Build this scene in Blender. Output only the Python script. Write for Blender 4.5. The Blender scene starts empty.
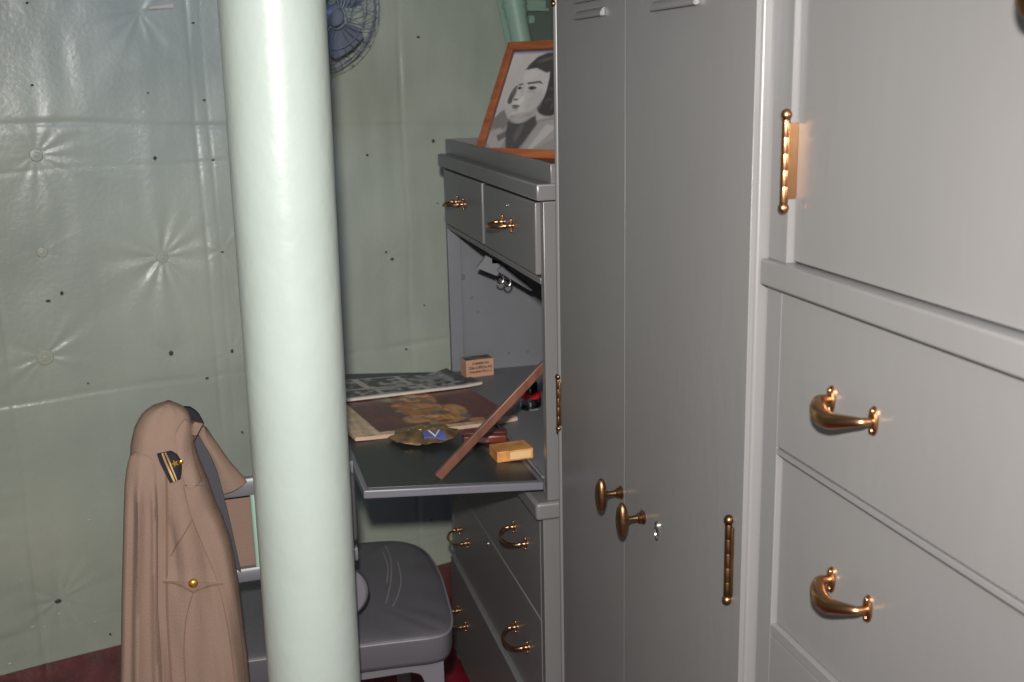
import bpy, bmesh, math, random
import numpy as np
from mathutils import Vector, Matrix, noise
from mathutils.bvhtree import BVHTree
random.seed(4)
SC = bpy.context.scene
COL = SC.collection
# Everything below is laid out in survey units (1 unit = 0.87 m, deck at z = -0.17);
# the last block turns them into metres with the deck at z = 0.
UNIT = 0.87; DECK = -0.17; EYE = 1.55; FPX = 1122.1176
AX = Vector((0.9649906, -0.26140034, -0.02151777))      # camera right
AY = Vector((-0.08091838, -0.21867144, -0.97243767))    # camera down
AZ = Vector((0.24949021, 0.94013439, -0.23216797))      # camera forward

# ------------------------------------------------------------------ camera, world, lights
cam = bpy.data.cameras.new('camera'); camo = bpy.data.objects.new('camera', cam); COL.objects.link(camo)
Rm = Matrix((AX, -AY, -AZ)).transposed()
camo.matrix_world = Matrix.Translation((0, 0, EYE)) @ Rm.to_4x4()
cam.sensor_width = 22.2; cam.lens = 22.2*FPX/1024; cam.clip_start = 0.02
cam.dof.use_dof = True; cam.dof.focus_distance = 1.95; cam.dof.aperture_fstop = 5.0
SC.camera = camo

w = bpy.data.worlds.new('world'); SC.world = w; w.use_nodes = True
w.node_tree.nodes['Background'].inputs[0].default_value = (0.80, 0.86, 0.95, 1)
w.node_tree.nodes['Background'].inputs[1].default_value = 0.32

def light(name, kind, loc, energy, color, target=None, **kw):
    l = bpy.data.lights.new(name, kind); l.energy = energy; l.color = color
    for k, v in kw.items(): setattr(l, k, v)
    o = bpy.data.objects.new(name, l); COL.objects.link(o); o.location = loc
    if target is not None:
        o.rotation_euler = (Vector(target)-Vector(loc)).to_track_quat('-Z', 'Y').to_euler()
    return o
# the camera's own flash, just above the lens
FL = (-0.02, 0.0, 1.70)
light('camera_flash', 'SPOT', FL, 184, (1.0, 0.965, 0.93), target=(0.74, 3.0, 0.42),
      shadow_soft_size=0.022, spot_size=math.radians(98), spot_blend=1.0)
# added unseen blue spot, imitates lens-glare haze on the upper wall
light('blue_haze_spot', 'SPOT', (-0.10, 2.45, 2.30), 25, (0.36, 0.50, 1.0), target=(0.12, 3.45, 1.50),
      shadow_soft_size=0.20, spot_size=math.radians(84), spot_blend=1.0)
# added unseen area light overhead, ambient fill for the compartment
light('ambient_fill', 'AREA', (0.35, 0.2, 2.28), 5, (0.90, 0.95, 1.0), target=(0.35, 0.2, 0),
      shape='RECTANGLE', size=0.9, size_y=0.5)

SC.view_settings.view_transform = 'Standard'
SC.view_settings.look = 'None'
SC.view_settings.gamma = 1
SC.view_settings.use_curve_mapping = False
SC.view_settings.exposure = 0.0

# ------------------------------------------------------------------ survey helpers
def ray(x, y):
    return AX*(x-512) + AY*(y-341) + AZ*FPX
def on_x(x, y, c):
    d = ray(x, y); t = c/d.x; return Vector((c, d.y*t, EYE+d.z*t))
def on_y(x, y, c):
    d = ray(x, y); t = c/d.y; return Vector((d.x*t, c, EYE+d.z*t))
def on_z(x, y, c):
    d = ray(x, y); t = (c-EYE)/d.z; return Vector((d.x*t, d.y*t, c))
WN = Vector((-0.2409604, 0.97053495, 0)); WD = 3.4150782; WT = Vector((0.97053495, 0.2409604, 0))
def on_wall(x, y, off=0.0):
    d = ray(x, y); t = (WD-off)/WN.dot(d); return Vector((d.x*t, d.y*t, EYE+d.z*t))

# ------------------------------------------------------------------ materials
def lin(c):
    return tuple(((v/255)/12.92 if v/255 <= 0.04045 else (((v/255)+0.055)/1.055)**2.4) for v in c)
MATS = {}
def mat(name, rgb, rough=0.5, metal=0.0, bump=0.0, bscale=40, var=0.0, vscale=6, spec=0.5,
        stretch=None, coat=0.0, trans=0.0, rgb2=None, attr=None, detail=4, ior=None):
    if name in MATS: return MATS[name]
    m = bpy.data.materials.new(name); m.use_nodes = True
    nt = m.node_tree; N = nt.nodes; L = nt.links; b = N['Principled BSDF']
    b.inputs['Base Color'].default_value = (*lin(rgb), 1)
    b.inputs['Roughness'].default_value = rough
    b.inputs['Metallic'].default_value = metal
    b.inputs['Specular IOR Level'].default_value = spec
    b.inputs['Coat Weight'].default_value = coat
    b.inputs['Transmission Weight'].default_value = trans
    if ior: b.inputs['IOR'].default_value = ior
    tc = N.new('ShaderNodeTexCoord'); mp = N.new('ShaderNodeMapping')
    L.new(tc.outputs['Object'], mp.inputs[0])
    if stretch: mp.inputs['Scale'].default_value = stretch
    if var > 0 or rgb2:
        n = N.new('ShaderNodeTexNoise'); n.inputs['Scale'].default_value = vscale; n.inputs['Detail'].default_value = detail
        L.new(mp.outputs[0], n.inputs['Vector'])
        r = N.new('ShaderNodeValToRGB')
        c1 = lin(rgb); c2 = lin(rgb2) if rgb2 else tuple(v*(1-var) for v in c1)
        r.color_ramp.elements[0].position = 0.35; r.color_ramp.elements[1].position = 0.65
        r.color_ramp.elements[0].color = (*c2, 1); r.color_ramp.elements[1].color = (*c1, 1)
        L.new(n.outputs['Fac'], r.inputs[0]); L.new(r.outputs[0], b.inputs['Base Color'])
    if attr:
        a = N.new('ShaderNodeAttribute'); a.attribute_name = attr; L.new(a.outputs['Color'], b.inputs['Base Color'])
    if bump > 0:
        n = N.new('ShaderNodeTexNoise'); n.inputs['Scale'].default_value = bscale; n.inputs['Detail'].default_value = detail
        L.new(mp.outputs[0], n.inputs['Vector'])
        bp = N.new('ShaderNodeBump'); bp.inputs['Strength'].default_value = bump; bp.inputs['Distance'].default_value = 0.002
        L.new(n.outputs['Fac'], bp.inputs['Height']); L.new(bp.outputs[0], b.inputs['Normal'])
    MATS[name] = m; return m
GREY = mat('grey_enamel', (113, 111, 110), 0.33, bump=0.16, bscale=55, var=0.05, vscale=5, stretch=(1, 1, 0.35))
GREYIN = mat('grey_enamel_dull', (118, 119, 123), 0.5, bump=0.25, bscale=40, var=0.08)
STEEL = mat('chair_steel', (108, 107, 113), 0.38, metal=0.0, bump=0.1)
POLE = mat('pale_green_paint', (176, 186, 178), 0.34, bump=0.8, bscale=26, var=0.04, vscale=9, stretch=(1, 1, 0.8))
WALL = mat('green_vinyl', (180, 186, 167), 0.30, bump=0.4, bscale=90, rgb2=(165, 172, 157), vscale=2.5, detail=6)
PIPEG = mat('pipe_green', (150, 178, 160), 0.45, bump=0.2)
DKGREEN = mat('dark_green_paint_and_shade', (104, 118, 108), 0.6, var=0.1)  # paint of bolt and side wall; on the plate it imitates shade
CEIL = mat('ceiling_paint', (170, 182, 170), 0.6, var=0.05)
BRASS = mat('brass', (178, 134, 98), 0.30, metal=1.0, bump=0.1, bscale=60)
DISHM = mat('dish_brass', (168, 138, 98), 0.36, metal=0.55, bump=0.4, bscale=70, rgb2=(112, 92, 68), vscale=40)
BRASSD = mat('aged_brass', (150, 112, 78), 0.36, metal=1.0, bump=0.3, bscale=60, rgb2=(110, 84, 62), vscale=30)
DARK = mat('shadow_gap', (30, 29, 28), 0.8)
LINO = mat('black_linoleum', (52, 56, 55), 0.38, bump=0.2, bscale=30, rgb2=(44, 48, 48), vscale=8)
WOOD = mat('red_wood', (116, 74, 58), 0.42, rgb2=(88, 54, 42), vscale=6, stretch=(8, 8, 2), bump=0.15)
FRAMEW = mat('orange_wood', (172, 104, 66), 0.36, rgb2=(148, 82, 50), vscale=9, stretch=(1, 1, 6), bump=0.1)
VINYL = mat('charcoal_vinyl', (86, 84, 89), 0.42, bump=0.35, bscale=120, var=0.06)
PIPING = mat('piping', (112, 109, 113), 0.45)
SCRATCH = mat('scratch', (120, 116, 116), 0.6)
KHAKI = mat('khaki_cloth', (132, 110, 97), 0.9, bump=0.5, bscale=300, var=0.05, vscale=8, spec=0.15)
KHAKI2 = mat('khaki_cloth_seam', (120, 94, 80), 0.9, spec=0.1)
LINING = mat('dark_lining', (70, 69, 74), 0.7, spec=0.2)
BLACKC = mat('black_cloth', (34, 33, 38), 0.8, spec=0.2)
GOLD = mat('gold_braid', (140, 112, 70), 0.5, metal=0.5)
GOLDM = mat('gold_metal', (236, 178, 74), 0.25, metal=0.9)
FLOORM = mat('maroon_deck', (124, 26, 42), 0.27, bump=1.0, bscale=45, rgb2=(92, 18, 32), vscale=14)
FANM = mat('fan_enamel', (120, 128, 144), 0.4, var=0.1)
WIRE = mat('fan_wire', (126, 132, 142), 0.4, metal=0.2)
PRINTM = mat('print', (200, 200, 200), 0.32, attr='Col')
PAPER = mat('paper', (206, 196, 184), 0.8, var=0.05)
PAPERP = mat('aged_paper_edge', (200, 168, 146), 0.8, var=0.1, vscale=50)
CARD = mat('tan_cardboard', (196, 152, 124), 0.7, var=0.08, vscale=40)
CARDT = mat('carton_top', (150, 124, 100), 0.6, rgb2=(58, 54, 52), vscale=26)
INKT = mat('print_ink', (66, 40, 36), 0.7)
YBOX = mat('honey_box', (216, 158, 92), 0.4, rgb2=(184, 118, 62), vscale=34, bump=0.1)
YBOXE = mat('pale_seal', (220, 184, 134), 0.4)
REDL = mat('red_leather', (112, 48, 36), 0.35, rgb2=(84, 32, 26), vscale=18, bump=0.2)
REDP = mat('red_plastic', (176, 28, 38), 0.3)
GLASS = mat('clear_glass', (225, 232, 232), 0.04, trans=1.0, ior=1.45)
INK = mat('ink', (20, 22, 34), 0.2)
BLUEE = mat('blue_enamel', (84, 92, 150), 0.35)
WHITEE = mat('white_enamel', (214, 206, 190), 0.4)
CHROME = mat('chrome', (200, 196, 192), 0.2, metal=1.0)
RUBBER = mat('rubber', (40, 39, 40), 0.7)
BOARD = mat('photo_backing', (120, 92, 64), 0.8)
RUST = mat('rust_stub', (74, 58, 62), 0.7)
CAPG = mat('pin_cap', (178, 182, 162), 0.28)

# ------------------------------------------------------------------ mesh helpers
def new_obj(name, bm, mats, parent=None, smooth=35, label=None):
    me = bpy.data.meshes.new(name)
    if isinstance(mats, bpy.types.Material): mats = [mats]
    bmesh.ops.recalc_face_normals(bm, faces=bm.faces)
    fl = bm.faces.layers.int.get('flat'); fset = []
    if fl: fset = [f.index if False else i for i, f in enumerate(bm.faces) if f[fl]]; bm.faces.layers.int.remove(fl)
    bm.to_mesh(me); bm.free()
    for m in mats: me.materials.append(m)
    if smooth:
        me.shade_smooth(); me.set_sharp_from_angle(angle=math.radians(smooth))
        for i in fset: me.polygons[i].use_smooth = False
    o = bpy.data.objects.new(name, me); COL.objects.link(o)
    if parent is not None: o.parent = parent
    if label: o['label'] = label
    return o
def rebase(o, origin):
    origin = Vector(origin); o.data.transform(Matrix.Translation(-origin)); o.location = origin
def tag(o, label, cat, group=None):
    o['label'] = label; o['category'] = cat
    if group: o['group'] = group
    return o
def struct(o): o['kind'] = 'structure'; return o
def root(name, loc, label, cat, group=None):
    o = bpy.data.objects.new(name, None); COL.objects.link(o); o.location = loc
    o.empty_display_size = 0.05
    return tag(o, label, cat, group)
# parts are modelled in world survey units and then moved into their root's frame
def part(name, bm, mats, parent, smooth=35, label=None, origin=None):
    o = new_obj(name, bm, mats, parent, smooth, label)
    p = Vector((0, 0, 0)); q = parent
    while q is not None: p += q.location; q = q.parent
    if origin is None:
        vs = o.data.vertices
        mn = Vector([min(v.co[i] for v in vs) for i in range(3)]); mx = Vector([max(v.co[i] for v in vs) for i in range(3)])
        origin = (mn+mx)/2
    origin = Vector(origin)
    o.data.transform(Matrix.Translation(-origin)); o.location = origin-p
    return o
def box(bm, x0, x1, y0, y1, z0, z1, bev=0.003, seg=2, mi=0, M=None):
    lay = bm.faces.layers.int.get('flat') or bm.faces.layers.int.new('flat')
    r = bmesh.ops.create_cube(bm, size=1)
    vs = r['verts']
    for v in vs:
        v.co = Vector(((x0+x1)/2+v.co.x*(x1-x0), (y0+y1)/2+v.co.y*(y1-y0), (z0+z1)/2+v.co.z*(z1-z0)))
    fs = list({f for v in vs for f in v.link_faces})
    for f in fs: f.material_index = mi; f[lay] = 1
    if bev > 0:
        es = list({e for v in vs for e in v.link_edges})
        r2 = bmesh.ops.bevel(bm, geom=es, offset=bev, segments=seg, affect='EDGES', profile=0.5)
        for f in r2['faces']: f[lay] = 0
        for f in {f for v in r2['verts'] for f in v.link_faces} - set(r2['faces']): f[lay] = 1
        vs = list({v for f in r2['faces'] for v in f.verts} | {v for v in vs if v.is_valid})
    if M is not None:
        for v in vs: v.co = M @ v.co
    return vs
def B(*a, **k):
    bm = bmesh.new(); box(bm, *a, **k); return bm
def frame_axes(t):
    t = t.normalized(); u = Vector((0, 0, 1)) if abs(t.z) < 0.9 else Vector((1, 0, 0))
    a = t.cross(u).normalized(); return a, t.cross(a).normalized()
def tube(bm, pts, rad, n=10, cap=True, mi=0, closed=False, flat=1.0):
    pts = [Vector(p) for p in pts]; rs = rad if isinstance(rad, (list, tuple)) else [rad]*len(pts)
    rings = []; prev = None
    for i, p in enumerate(pts):
        if closed: t = pts[(i+1) % len(pts)]-pts[i-1]
        else: t = pts[min(i+1, len(pts)-1)]-pts[max(i-1, 0)]
        t.normalize()
        if prev is None: a, b = frame_axes(t)
        else:
            a = prev-t*prev.dot(t)
            a = a.normalized() if a.length > 1e-6 else frame_axes(t)[0]
            b = t.cross(a)
        prev = a
        rings.append([bm.verts.new(p+(a*math.cos(2*math.pi*k/n)+b*math.sin(2*math.pi*k/n)*flat)*rs[i]) for k in range(n)])
    m = len(rings)
    for i in range(m if closed else m-1):
        A, C = rings[i], rings[(i+1) % m]
        for k in range(n):
            f = bm.faces.new((A[k], A[(k+1) % n], C[(k+1) % n], C[k])); f.material_index = mi
    if cap and not closed:
        for r in (rings[0], rings[-1]):
            f = bm.faces.new(r); f.material_index = mi
    return rings
def lathe(bm, prof, c, axis=(0, 0, 1), n=28, mi=0, sx=1.0, sy=1.0, a0=None):
    """prof = [(radius, height along axis)]"""
    ax = Vector(axis).normalized(); a, b = frame_axes(ax)
    if a0 is not None:
        a = Vector(a0).normalized(); b = ax.cross(a)
    c = Vector(c); rings = []
    for r, h in prof:
        if r < 1e-6: rings.append([bm.verts.new(c+ax*h)])
        else: rings.append([bm.verts.new(c+ax*h+(a*math.cos(2*math.pi*k/n)*sx+b*math.sin(2*math.pi*k/n)*sy)*r) for k in range(n)])
    for i in range(len(rings)-1):
        A, C = rings[i], rings[i+1]
        for k in range(n):
            if len(A) == 1 and len(C) == 1: continue
            if len(A) == 1: f = bm.faces.new((A[0], C[(k+1) % n], C[k]))
            elif len(C) == 1: f = bm.faces.new((A[k], A[(k+1) % n], C[0]))
            else: f = bm.faces.new((A[k], A[(k+1) % n], C[(k+1) % n], C[k]))
            f.material_index = mi
    for rr in (rings[0], rings[-1]):
        if len(rr) > 1:
            f = bm.faces.new(rr); f.material_index = mi
def ball(bm, c, r, n=14, sc=(1, 1, 1), mi=0):
    res = bmesh.ops.create_uvsphere(bm, u_segments=n, v_segments=max(6, n//2+2), radius=1)
    for v in res['verts']: v.co = Vector((c[0]+v.co.x*r*sc[0], c[1]+v.co.y*r*sc[1], c[2]+v.co.z*r*sc[2]))
    for f in {f for v in res['verts'] for f in v.link_faces}: f.material_index = mi
def prism(bm, loop0, loop1, mi=0):
    a = [bm.verts.new(p) for p in loop0]; b = [bm.verts.new(p) for p in loop1]
    n = len(a)
    fs = [bm.faces.new(a), bm.faces.new(list(reversed(b)))]
    for i in range(n): fs.append(bm.faces.new((a[i], b[i], b[(i+1) % n], a[(i+1) % n])))
    for f in fs: f.material_index = mi
    return a+b
def sheet(bm, G, thick, dirv=None, mi=0):
    """grid of points -> closed slab; thickness along dirv (or per-vertex normals)"""
    nu, nv = len(G), len(G[0]); dv = Vector(dirv) if dirv is not None else None
    T = [[bm.verts.new(p) for p in r] for r in G]
    Bk = [[bm.verts.new(Vector(p)+dv.normalized()*thick) for p in r] for r in G]
    F = []
    for i in range(nu-1):
        for j in range(nv-1):
            F.append(bm.faces.new((T[i][j], T[i+1][j], T[i+1][j+1], T[i][j+1])))
            F.append(bm.faces.new((Bk[i][j], Bk[i][j+1], Bk[i+1][j+1], Bk[i+1][j])))
    for i in range(nu-1):
        for j in (0, nv-1): F.append(bm.faces.new((T[i][j], T[i+1][j], Bk[i+1][j], Bk[i][j])))
    for j in range(nv-1):
        for i in (0, nu-1): F.append(bm.faces.new((T[i][j], T[i][j+1], Bk[i][j+1], Bk[i][j])))
    for f in F: f.material_index = mi
def catmull(P, m):
    """resample a polyline smoothly to m points"""
    P = [Vector(p) for p in P]; out = []
    for k in range(m):
        s = k/(m-1)*(len(P)-1); i = min(int(s), len(P)-2); f = s-i
        p0 = P[max(i-1, 0)]; p1 = P[i]; p2 = P[i+1]; p3 = P[min(i+2, len(P)-1)]
        out.append(0.5*((2*p1)+(p2-p0)*f+(2*p0-5*p1+4*p2-p3)*f*f+(3*p1-p0-3*p2+p3)*f**3))
    return out
def text_mesh(name, s, size, parent, M, m, xs=1.0):
    cu = bpy.data.curves.new(name, 'FONT'); cu.body = s; cu.size = size; cu.align_x = 'CENTER'; cu.align_y = 'CENTER'; cu.extrude = 0.0002; cu.offset = size*.028
    to = bpy.data.objects.new(name, cu); COL.objects.link(to)
    dg = bpy.context.evaluated_depsgraph_get(); dg.update()
    me = bpy.data.meshes.new_from_object(to.evaluated_get(dg)); bpy.data.objects.remove(to)
    me.transform(M @ Matrix.Diagonal((xs, 1, 1, 1))); me.materials.clear(); me.materials.append(m)
    o = bpy.data.objects.new(name, me); COL.objects.link(o); o.parent = parent
    p = Vector((0, 0, 0)); q = parent
    while q is not None: p += q.location; q = q.parent
    me.transform(Matrix.Translation(-p)); return o
def S(x): return np.clip(x, 0, 1)**2*(3-2*np.clip(x, 0, 1))

# ------------------------------------------------------------------ the setting
# far hull wall: quilted vinyl over insulation, pulled in at pins
def build_wall():
    u0, u1, z0, z1 = -1.75, 2.25, DECK, 2.35
    nu, nz = 700, 450
    us = np.linspace(u0, u1, nu); zs = np.linspace(z0, z1, nz); U, Z = np.meshgrid(us, zs, indexing='ij')
    H = np.zeros_like(U)
    rng = np.random.RandomState(5)
    def n2(sc, seed, sx=1.0, sz=1.0):
        g = np.random.RandomState(seed).rand(64, 64)*2-1
        a = (U-u0)*sc*sx; b = (Z-z0)*sc*sz
        i = np.floor(a).astype(int); j = np.floor(b).astype(int); fa = S(a-i); fb = S(b-j)
        G = lambda p, q: g[p % 64, q % 64]
        return (G(i, j)*(1-fa)+G(i+1, j)*fa)*(1-fb)+(G(i, j+1)*(1-fa)+G(i+1, j+1)*fa)*fb
    H += 0.010*n2(2.3, 1)+0.004*n2(5, 2)+0.0012*n2(13, 3)
    # drape wrinkles, stronger low on the left
    m1 = S((1.15-Z)/0.5)*S((0.35-U)/0.5)
    H += m1*(0.0055*n2(6, 6, 1.0, 2.4)+0.0036*n2(13, 7, 0.7, 2.2)+0.0016*n2(30, 8, .8, 1.8))
    m3 = np.exp(-((U+.22)/.22)**2-((Z-.82)/.2)**2); H += m3*(.006*n2(11, 14, .7, 1.8)+.0025*n2(26, 15, .8, 1.6))
    m2 = S((U-0.2)/0.3)
    H += m2*0.0016*n2(9, 9, 2.6, 0.5)
    pins = [((36, 155), .0035, .10, 1), ((162, 257), .011, .10, 2), ((42, 252), .0018, .05, 3), ((45, 357), .007, .085, 4),
            ((140, 12), .006, .09, 5), ((222, 250), .003, .06, 6), ((171, 353), .003, .07, 7), ((232, 350), .0025, .06, 8),
            ((60, 600), .005, .09, 9), ((155, 560), .003, .08, 10), ((388, 255), .002, .08, 12), ((432, 140), .0015, .06, 13)]
    for (px, py), A, R, sd in pins:
        p = on_wall(px, py); pu = p.dot(WT); pz = p.z
        r = np.hypot(U-pu, Z-pz)+1e-6; th = np.arctan2(Z-pz, U-pu)
        g = np.random.RandomState(sd+20); a = np.zeros_like(U)
        for k in range(9):
            n = g.randint(3, 15); a += g.uniform(.4, 1)*np.cos(n*th+g.uniform(0, 6.28)+0.8*np.sin(2*th+g.rand()*6))
        a /= 3.0
        fall = np.exp(-r/R)*S(r/0.02)
        H += -A*0.8*np.exp(-r/(R*0.6)) + A*0.42*a*fall
    # welded seams between the covering's sheets
    def seam_v(px, py, wdt=.006, amp=.003, off=0):
        pu = on_wall(px, py).dot(WT)+off; k = .35+1.1*n2(4, int(px)%40, .3, 1)**2; return -amp*k*np.exp(-((U-pu-.004*n2(5, 3, .2, 1))/wdt)**2)
    def seam_h(px, py, wdt=.006, amp=.003, tilt=0):
        pz = on_wall(px, py).z; pu = on_wall(px, py).dot(WT); zz = pz+0.005*n2(4, 4, 1, .2)-tilt*(U-pu); k = .3+1.2*n2(5, int(px+py)%40, 1, .3)**2; return -amp*k*np.exp(-((Z-zz)/wdt)**2)
    H += seam_v(203, 200)+seam_v(216, 200, .004, .002)+seam_v(6, 350)+seam_v(404, 150, .008, .003)
    H += seam_h(100, 124, .009, .0055, .05)+seam_h(100, 130, .004, .002, .05)+seam_h(100, 389)+seam_h(60, 398, .005, .003)+seam_h(400, 150, .006, .002)+seam_h(100, 655, .004, .002)
    H += seam_h(400, 545, .004, .002)
    P = np.empty((nu, nz, 3)); off = H   # +H = towards the room
    P[..., 0] = WN.x*(WD-off)+WT.x*U; P[..., 1] = WN.y*(WD-off)+WT.y*U; P[..., 2] = Z
    me = bpy.data.meshes.new('wall_far'); idx = np.arange(nu*nz).reshape(nu, nz)
    q = np.stack([idx[:-1, :-1], idx[1:, :-1], idx[1:, 1:], idx[:-1, 1:]], -1).reshape(-1, 4)
    me.vertices.add(nu*nz); me.vertices.foreach_set('co', P.reshape(-1))
    me.loops.add(q.size); me.loops.foreach_set('vertex_index', q.reshape(-1).astype(np.int32))
    me.polygons.add(len(q)); me.polygons.foreach_set('loop_start', np.arange(0, q.size, 4, dtype=np.int32))
    me.update(calc_edges=True); me.validate(); me.materials.append(WALL); me.shade_smooth()
    o = bpy.data.objects.new('wall_far', me); COL.objects.link(o); struct(o)
    bmb = bmesh.new(); bmb.from_mesh(me); bv = BVHTree.FromBMesh(bmb); bmb.free()
    return o, bv
wall, wbv = build_wall()
def wall_hit(px, py):
    d = ray(px, py).normalized(); h = wbv.ray_cast(Vector((0, 0, EYE)), d)
    return h[0] if h[0] else on_wall(px, py)
NW = -WN
for px, py, r in [(36, 155, 6), (162, 257, 6), (42, 252, 5), (45, 357, 8)]:
    c = wall_hit(px, py); rr = r*0.0030*1.0; bm = bmesh.new()
    lathe(bm, [(0, -.02), (rr, -.02), (rr, .003), (rr*.9, .006), (rr*.45, .0065), (rr*.4, .004), (rr*.2, .004), (rr*.18, .010), (0, .011)], c, NW, n=20)
    part('insulation_pin', bm, CAPG, wall)
for px, py, r in [(155, 158, 3), (62, 293, 3), (48, 301, 3), (171, 353, 4), (232, 351, 3), (222, 252, 2), (207, 378, 2.4), (27, 3, 2),
                  (193, 23, 2), (32, 85, 2), (148, 93, 1.5), (204, 100, 2), (213, 160, 2), (58, 601, 4.5), (88, 383, 1.4),
                  (367, 155, 2), (433, 141, 3), (392, 259, 3), (406, 349, 2), (242, 432, 2), (110, 634, 2), (418, 37, 2.5),
                  (386, 252, 2), (424, 305, 1.5), (437, 203, 1.3), (431, 520, 1.6)]:
    c = wall_hit(px, py); rr = r*0.0019; bm = bmesh.new(); k = random.uniform(.8, 1.4)
    lathe(bm, [(0, -.01), (rr, -.01), (rr*.9, .004), (rr*.4, .007), (0, .0075)], c, NW+Vector((random.uniform(-.3, .3), 0, random.uniform(-.3, .3))), n=9, sx=k, sy=1/k)
    part('pin_stub', bm, RUST, wall)
# a strip of tape lifting off near the top
bm = bmesh.new(); a = wall_hit(148, 9); c = wall_hit(173, 8); d = wall_hit(173, 3.5); e = wall_hit(150, 7)
prism(bm, [p+NW*.004 for p in (a, c, d, e)], [p+NW*.006 for p in (a, c, d, e)])
part('lifted_fold', bm, PAPER, wall)
for px, py in [(10, 664), (24, 626), (33, 627), (45, 627), (60, 614), (68, 629), (70, 604), (95, 622), (97, 627), (40, 560), (90, 520), (110, 470)]:
    c = wall_hit(px, py); bm = bmesh.new(); k = random.uniform(.003, .006)
    lathe(bm, [(0, -.004), (k, -.004), (k*.9, .0012), (k*.4, .0022), (0, .0024)], c, NW, n=10, sx=random.uniform(.6, 1.8), sy=.7)
    part('paint_drip', bm, WALL, wall)
# deck, ceiling, side walls
def wp(u, z, off=0): return WN*(WD-off)+WT*u+Vector((0, 0, z))
bm = bmesh.new(); prism(bm, [(-1.85, -.6, DECK), (1.45, -.6, DECK), (1.45, 3.92, DECK), (-1.85, 3.12, DECK)], [(-1.85, -.6, DECK-.08), (1.45, -.6, DECK-.08), (1.45, 3.92, DECK-.08), (-1.85, 3.12, DECK-.08)])
struct(new_obj('floor', bm, FLOORM, smooth=None))
bm = bmesh.new(); prism(bm, [(-1.85, 1.3, 2.35), (1.45, 1.3, 2.35), (1.45, 3.92, 2.35), (-1.85, 3.12, 2.35)], [(-1.85, 1.3, 2.43), (1.45, 1.3, 2.43), (1.45, 3.92, 2.43), (-1.85, 3.12, 2.43)])
struct(new_obj('ceiling', bm, CEIL, smooth=None))
struct(new_obj('wall_left', B(-1.85, -1.75, -.3, 3.15, DECK, 2.35, bev=0), CEIL, smooth=None))
struct(new_obj('wall_right', B(1.20, 1.30, -.3, 3.80, DECK, 2.35, bev=0), DKGREEN, smooth=None))

# slanted frame, pipe and bracket high behind the desk
bm = bmesh.new()
a0, a1 = on_wall(492, -20, .03), on_wall(509, 60, .03); b0, b1 = on_wall(503, -20, .03), on_wall(520, 60, .03)
ext = (a1-a0).normalized()*.35
a0 -= ext*.4; b0 -= ext*.4; a1 += ext; b1 += ext
prism(bm, [a0, b0, b1, a1], [p+NW*.008 for p in (a0, b0, b1, a1)])
st = struct(new_obj('trim_1', bm, PIPEG))
bm = bmesh.new()
c0, c1 = on_wall(548, -20, .02), on_wall(572, 80, .02)
ext2 = (c1-c0).normalized()*.25
d0, d1 = on_wall(516, -20, .02), on_wall(535, 80, .02)
prism(bm, [d0-ext2*.3, c0-ext2*.3, c1+ext2, d1+ext2], [p+NW*.012 for p in (d0-ext2*.3, c0-ext2*.3, c1+ext2, d1+ext2)])
struct(new_obj('wall_shade_plate', bm, DKGREEN))  # added plate, its dark green imitates the hull wall in flash shade
p0 = on_wall(513, -4, .11); p1 = on_wall(522, 44, .11); dd = (p1-p0).normalized()
pipe = root('hull_pipe', on_wall(518, 20, .11), 'slanting pale green pipe on the hull behind the portrait', 'pipe')
bm = bmesh.new(); tube(bm, [p0-dd*.42, p0+dd*.06], .037, 24); tube(bm, [p0+dd*.04, p1+dd*.5], .034, 24)
part('pipe_body', bm, PIPEG, pipe)
bm = bmesh.new(); q = p0+dd*.02; tube(bm, [q, q+dd*.012], .041, 24)
part('pipe_collar', bm, PIPEG, pipe)
q = wall_hit(504, 22); bm = bmesh.new(); lathe(bm, [(0, -.01), (.010, -.01), (.010, .06), (.006, .066), (0, .067)], q, NW, n=8)
part('clamp_bolt', bm, DKGREEN, pipe)
jb = root('junction_bracket', on_wall(534, 6, .06), 'small pale green bracket beside the slanting pipe at the top', 'bracket')
cc = on_wall(534, 5, .05); Mx = Matrix.Translation(cc) @ Matrix(((WT.x, WN.x, 0), (WT.y, WN.y, 0), (0, 0, 1))).to_4x4()
part('bracket_plate', B(-.040, .040, -.012, .055, -.012, .016, M=Mx), PIPEG, jb)
part('bracket_flange', B(-.046, .046, -.02, -.012, -.02, -.011, bev=.001, M=Mx), PIPEG, jb)
cc = on_wall(531.5, 19.5, .05); Mx = Matrix.Translation(cc) @ Matrix(((WT.x, WN.x, 0), (WT.y, WN.y, 0), (0, 0, 1))).to_4x4()
part('bracket_tab', B(-.010, .010, -.006, .055, -.013, .013, M=Mx), PIPEG, jb)

# ------------------------------------------------------------------ stanchion
ps = root('stanchion', (0.117, 1.945, DECK), 'thick pale green painted pole standing in the foreground from top to bottom', 'pole')
P0 = Vector((0.1220, 1.915, 1.673)); P1 = Vector((0.1174, 1.951, 0.425)); dv = (P1-P0)/(P0.z-P1.z)
top = P0-dv*(2.35-P0.z); bot = P1+dv*(P1.z-DECK)
bm = bmesh.new(); n = 26
pts = [top.lerp(bot, i/n) for i in range(n+1)]
tube(bm, pts, [.0856*(1+.001*math.sin(i*2.1)) for i in range(n+1)], 64)
part('pole_shaft', bm, POLE, ps)
bm = bmesh.new(); lathe(bm, [(.0, 0), (.125, 0), (.125, .012), (.10, .03), (.087, .05), (0, .05)], (bot.x, bot.y, DECK), n=40)
part('pole_foot', bm, POLE, ps)

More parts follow.
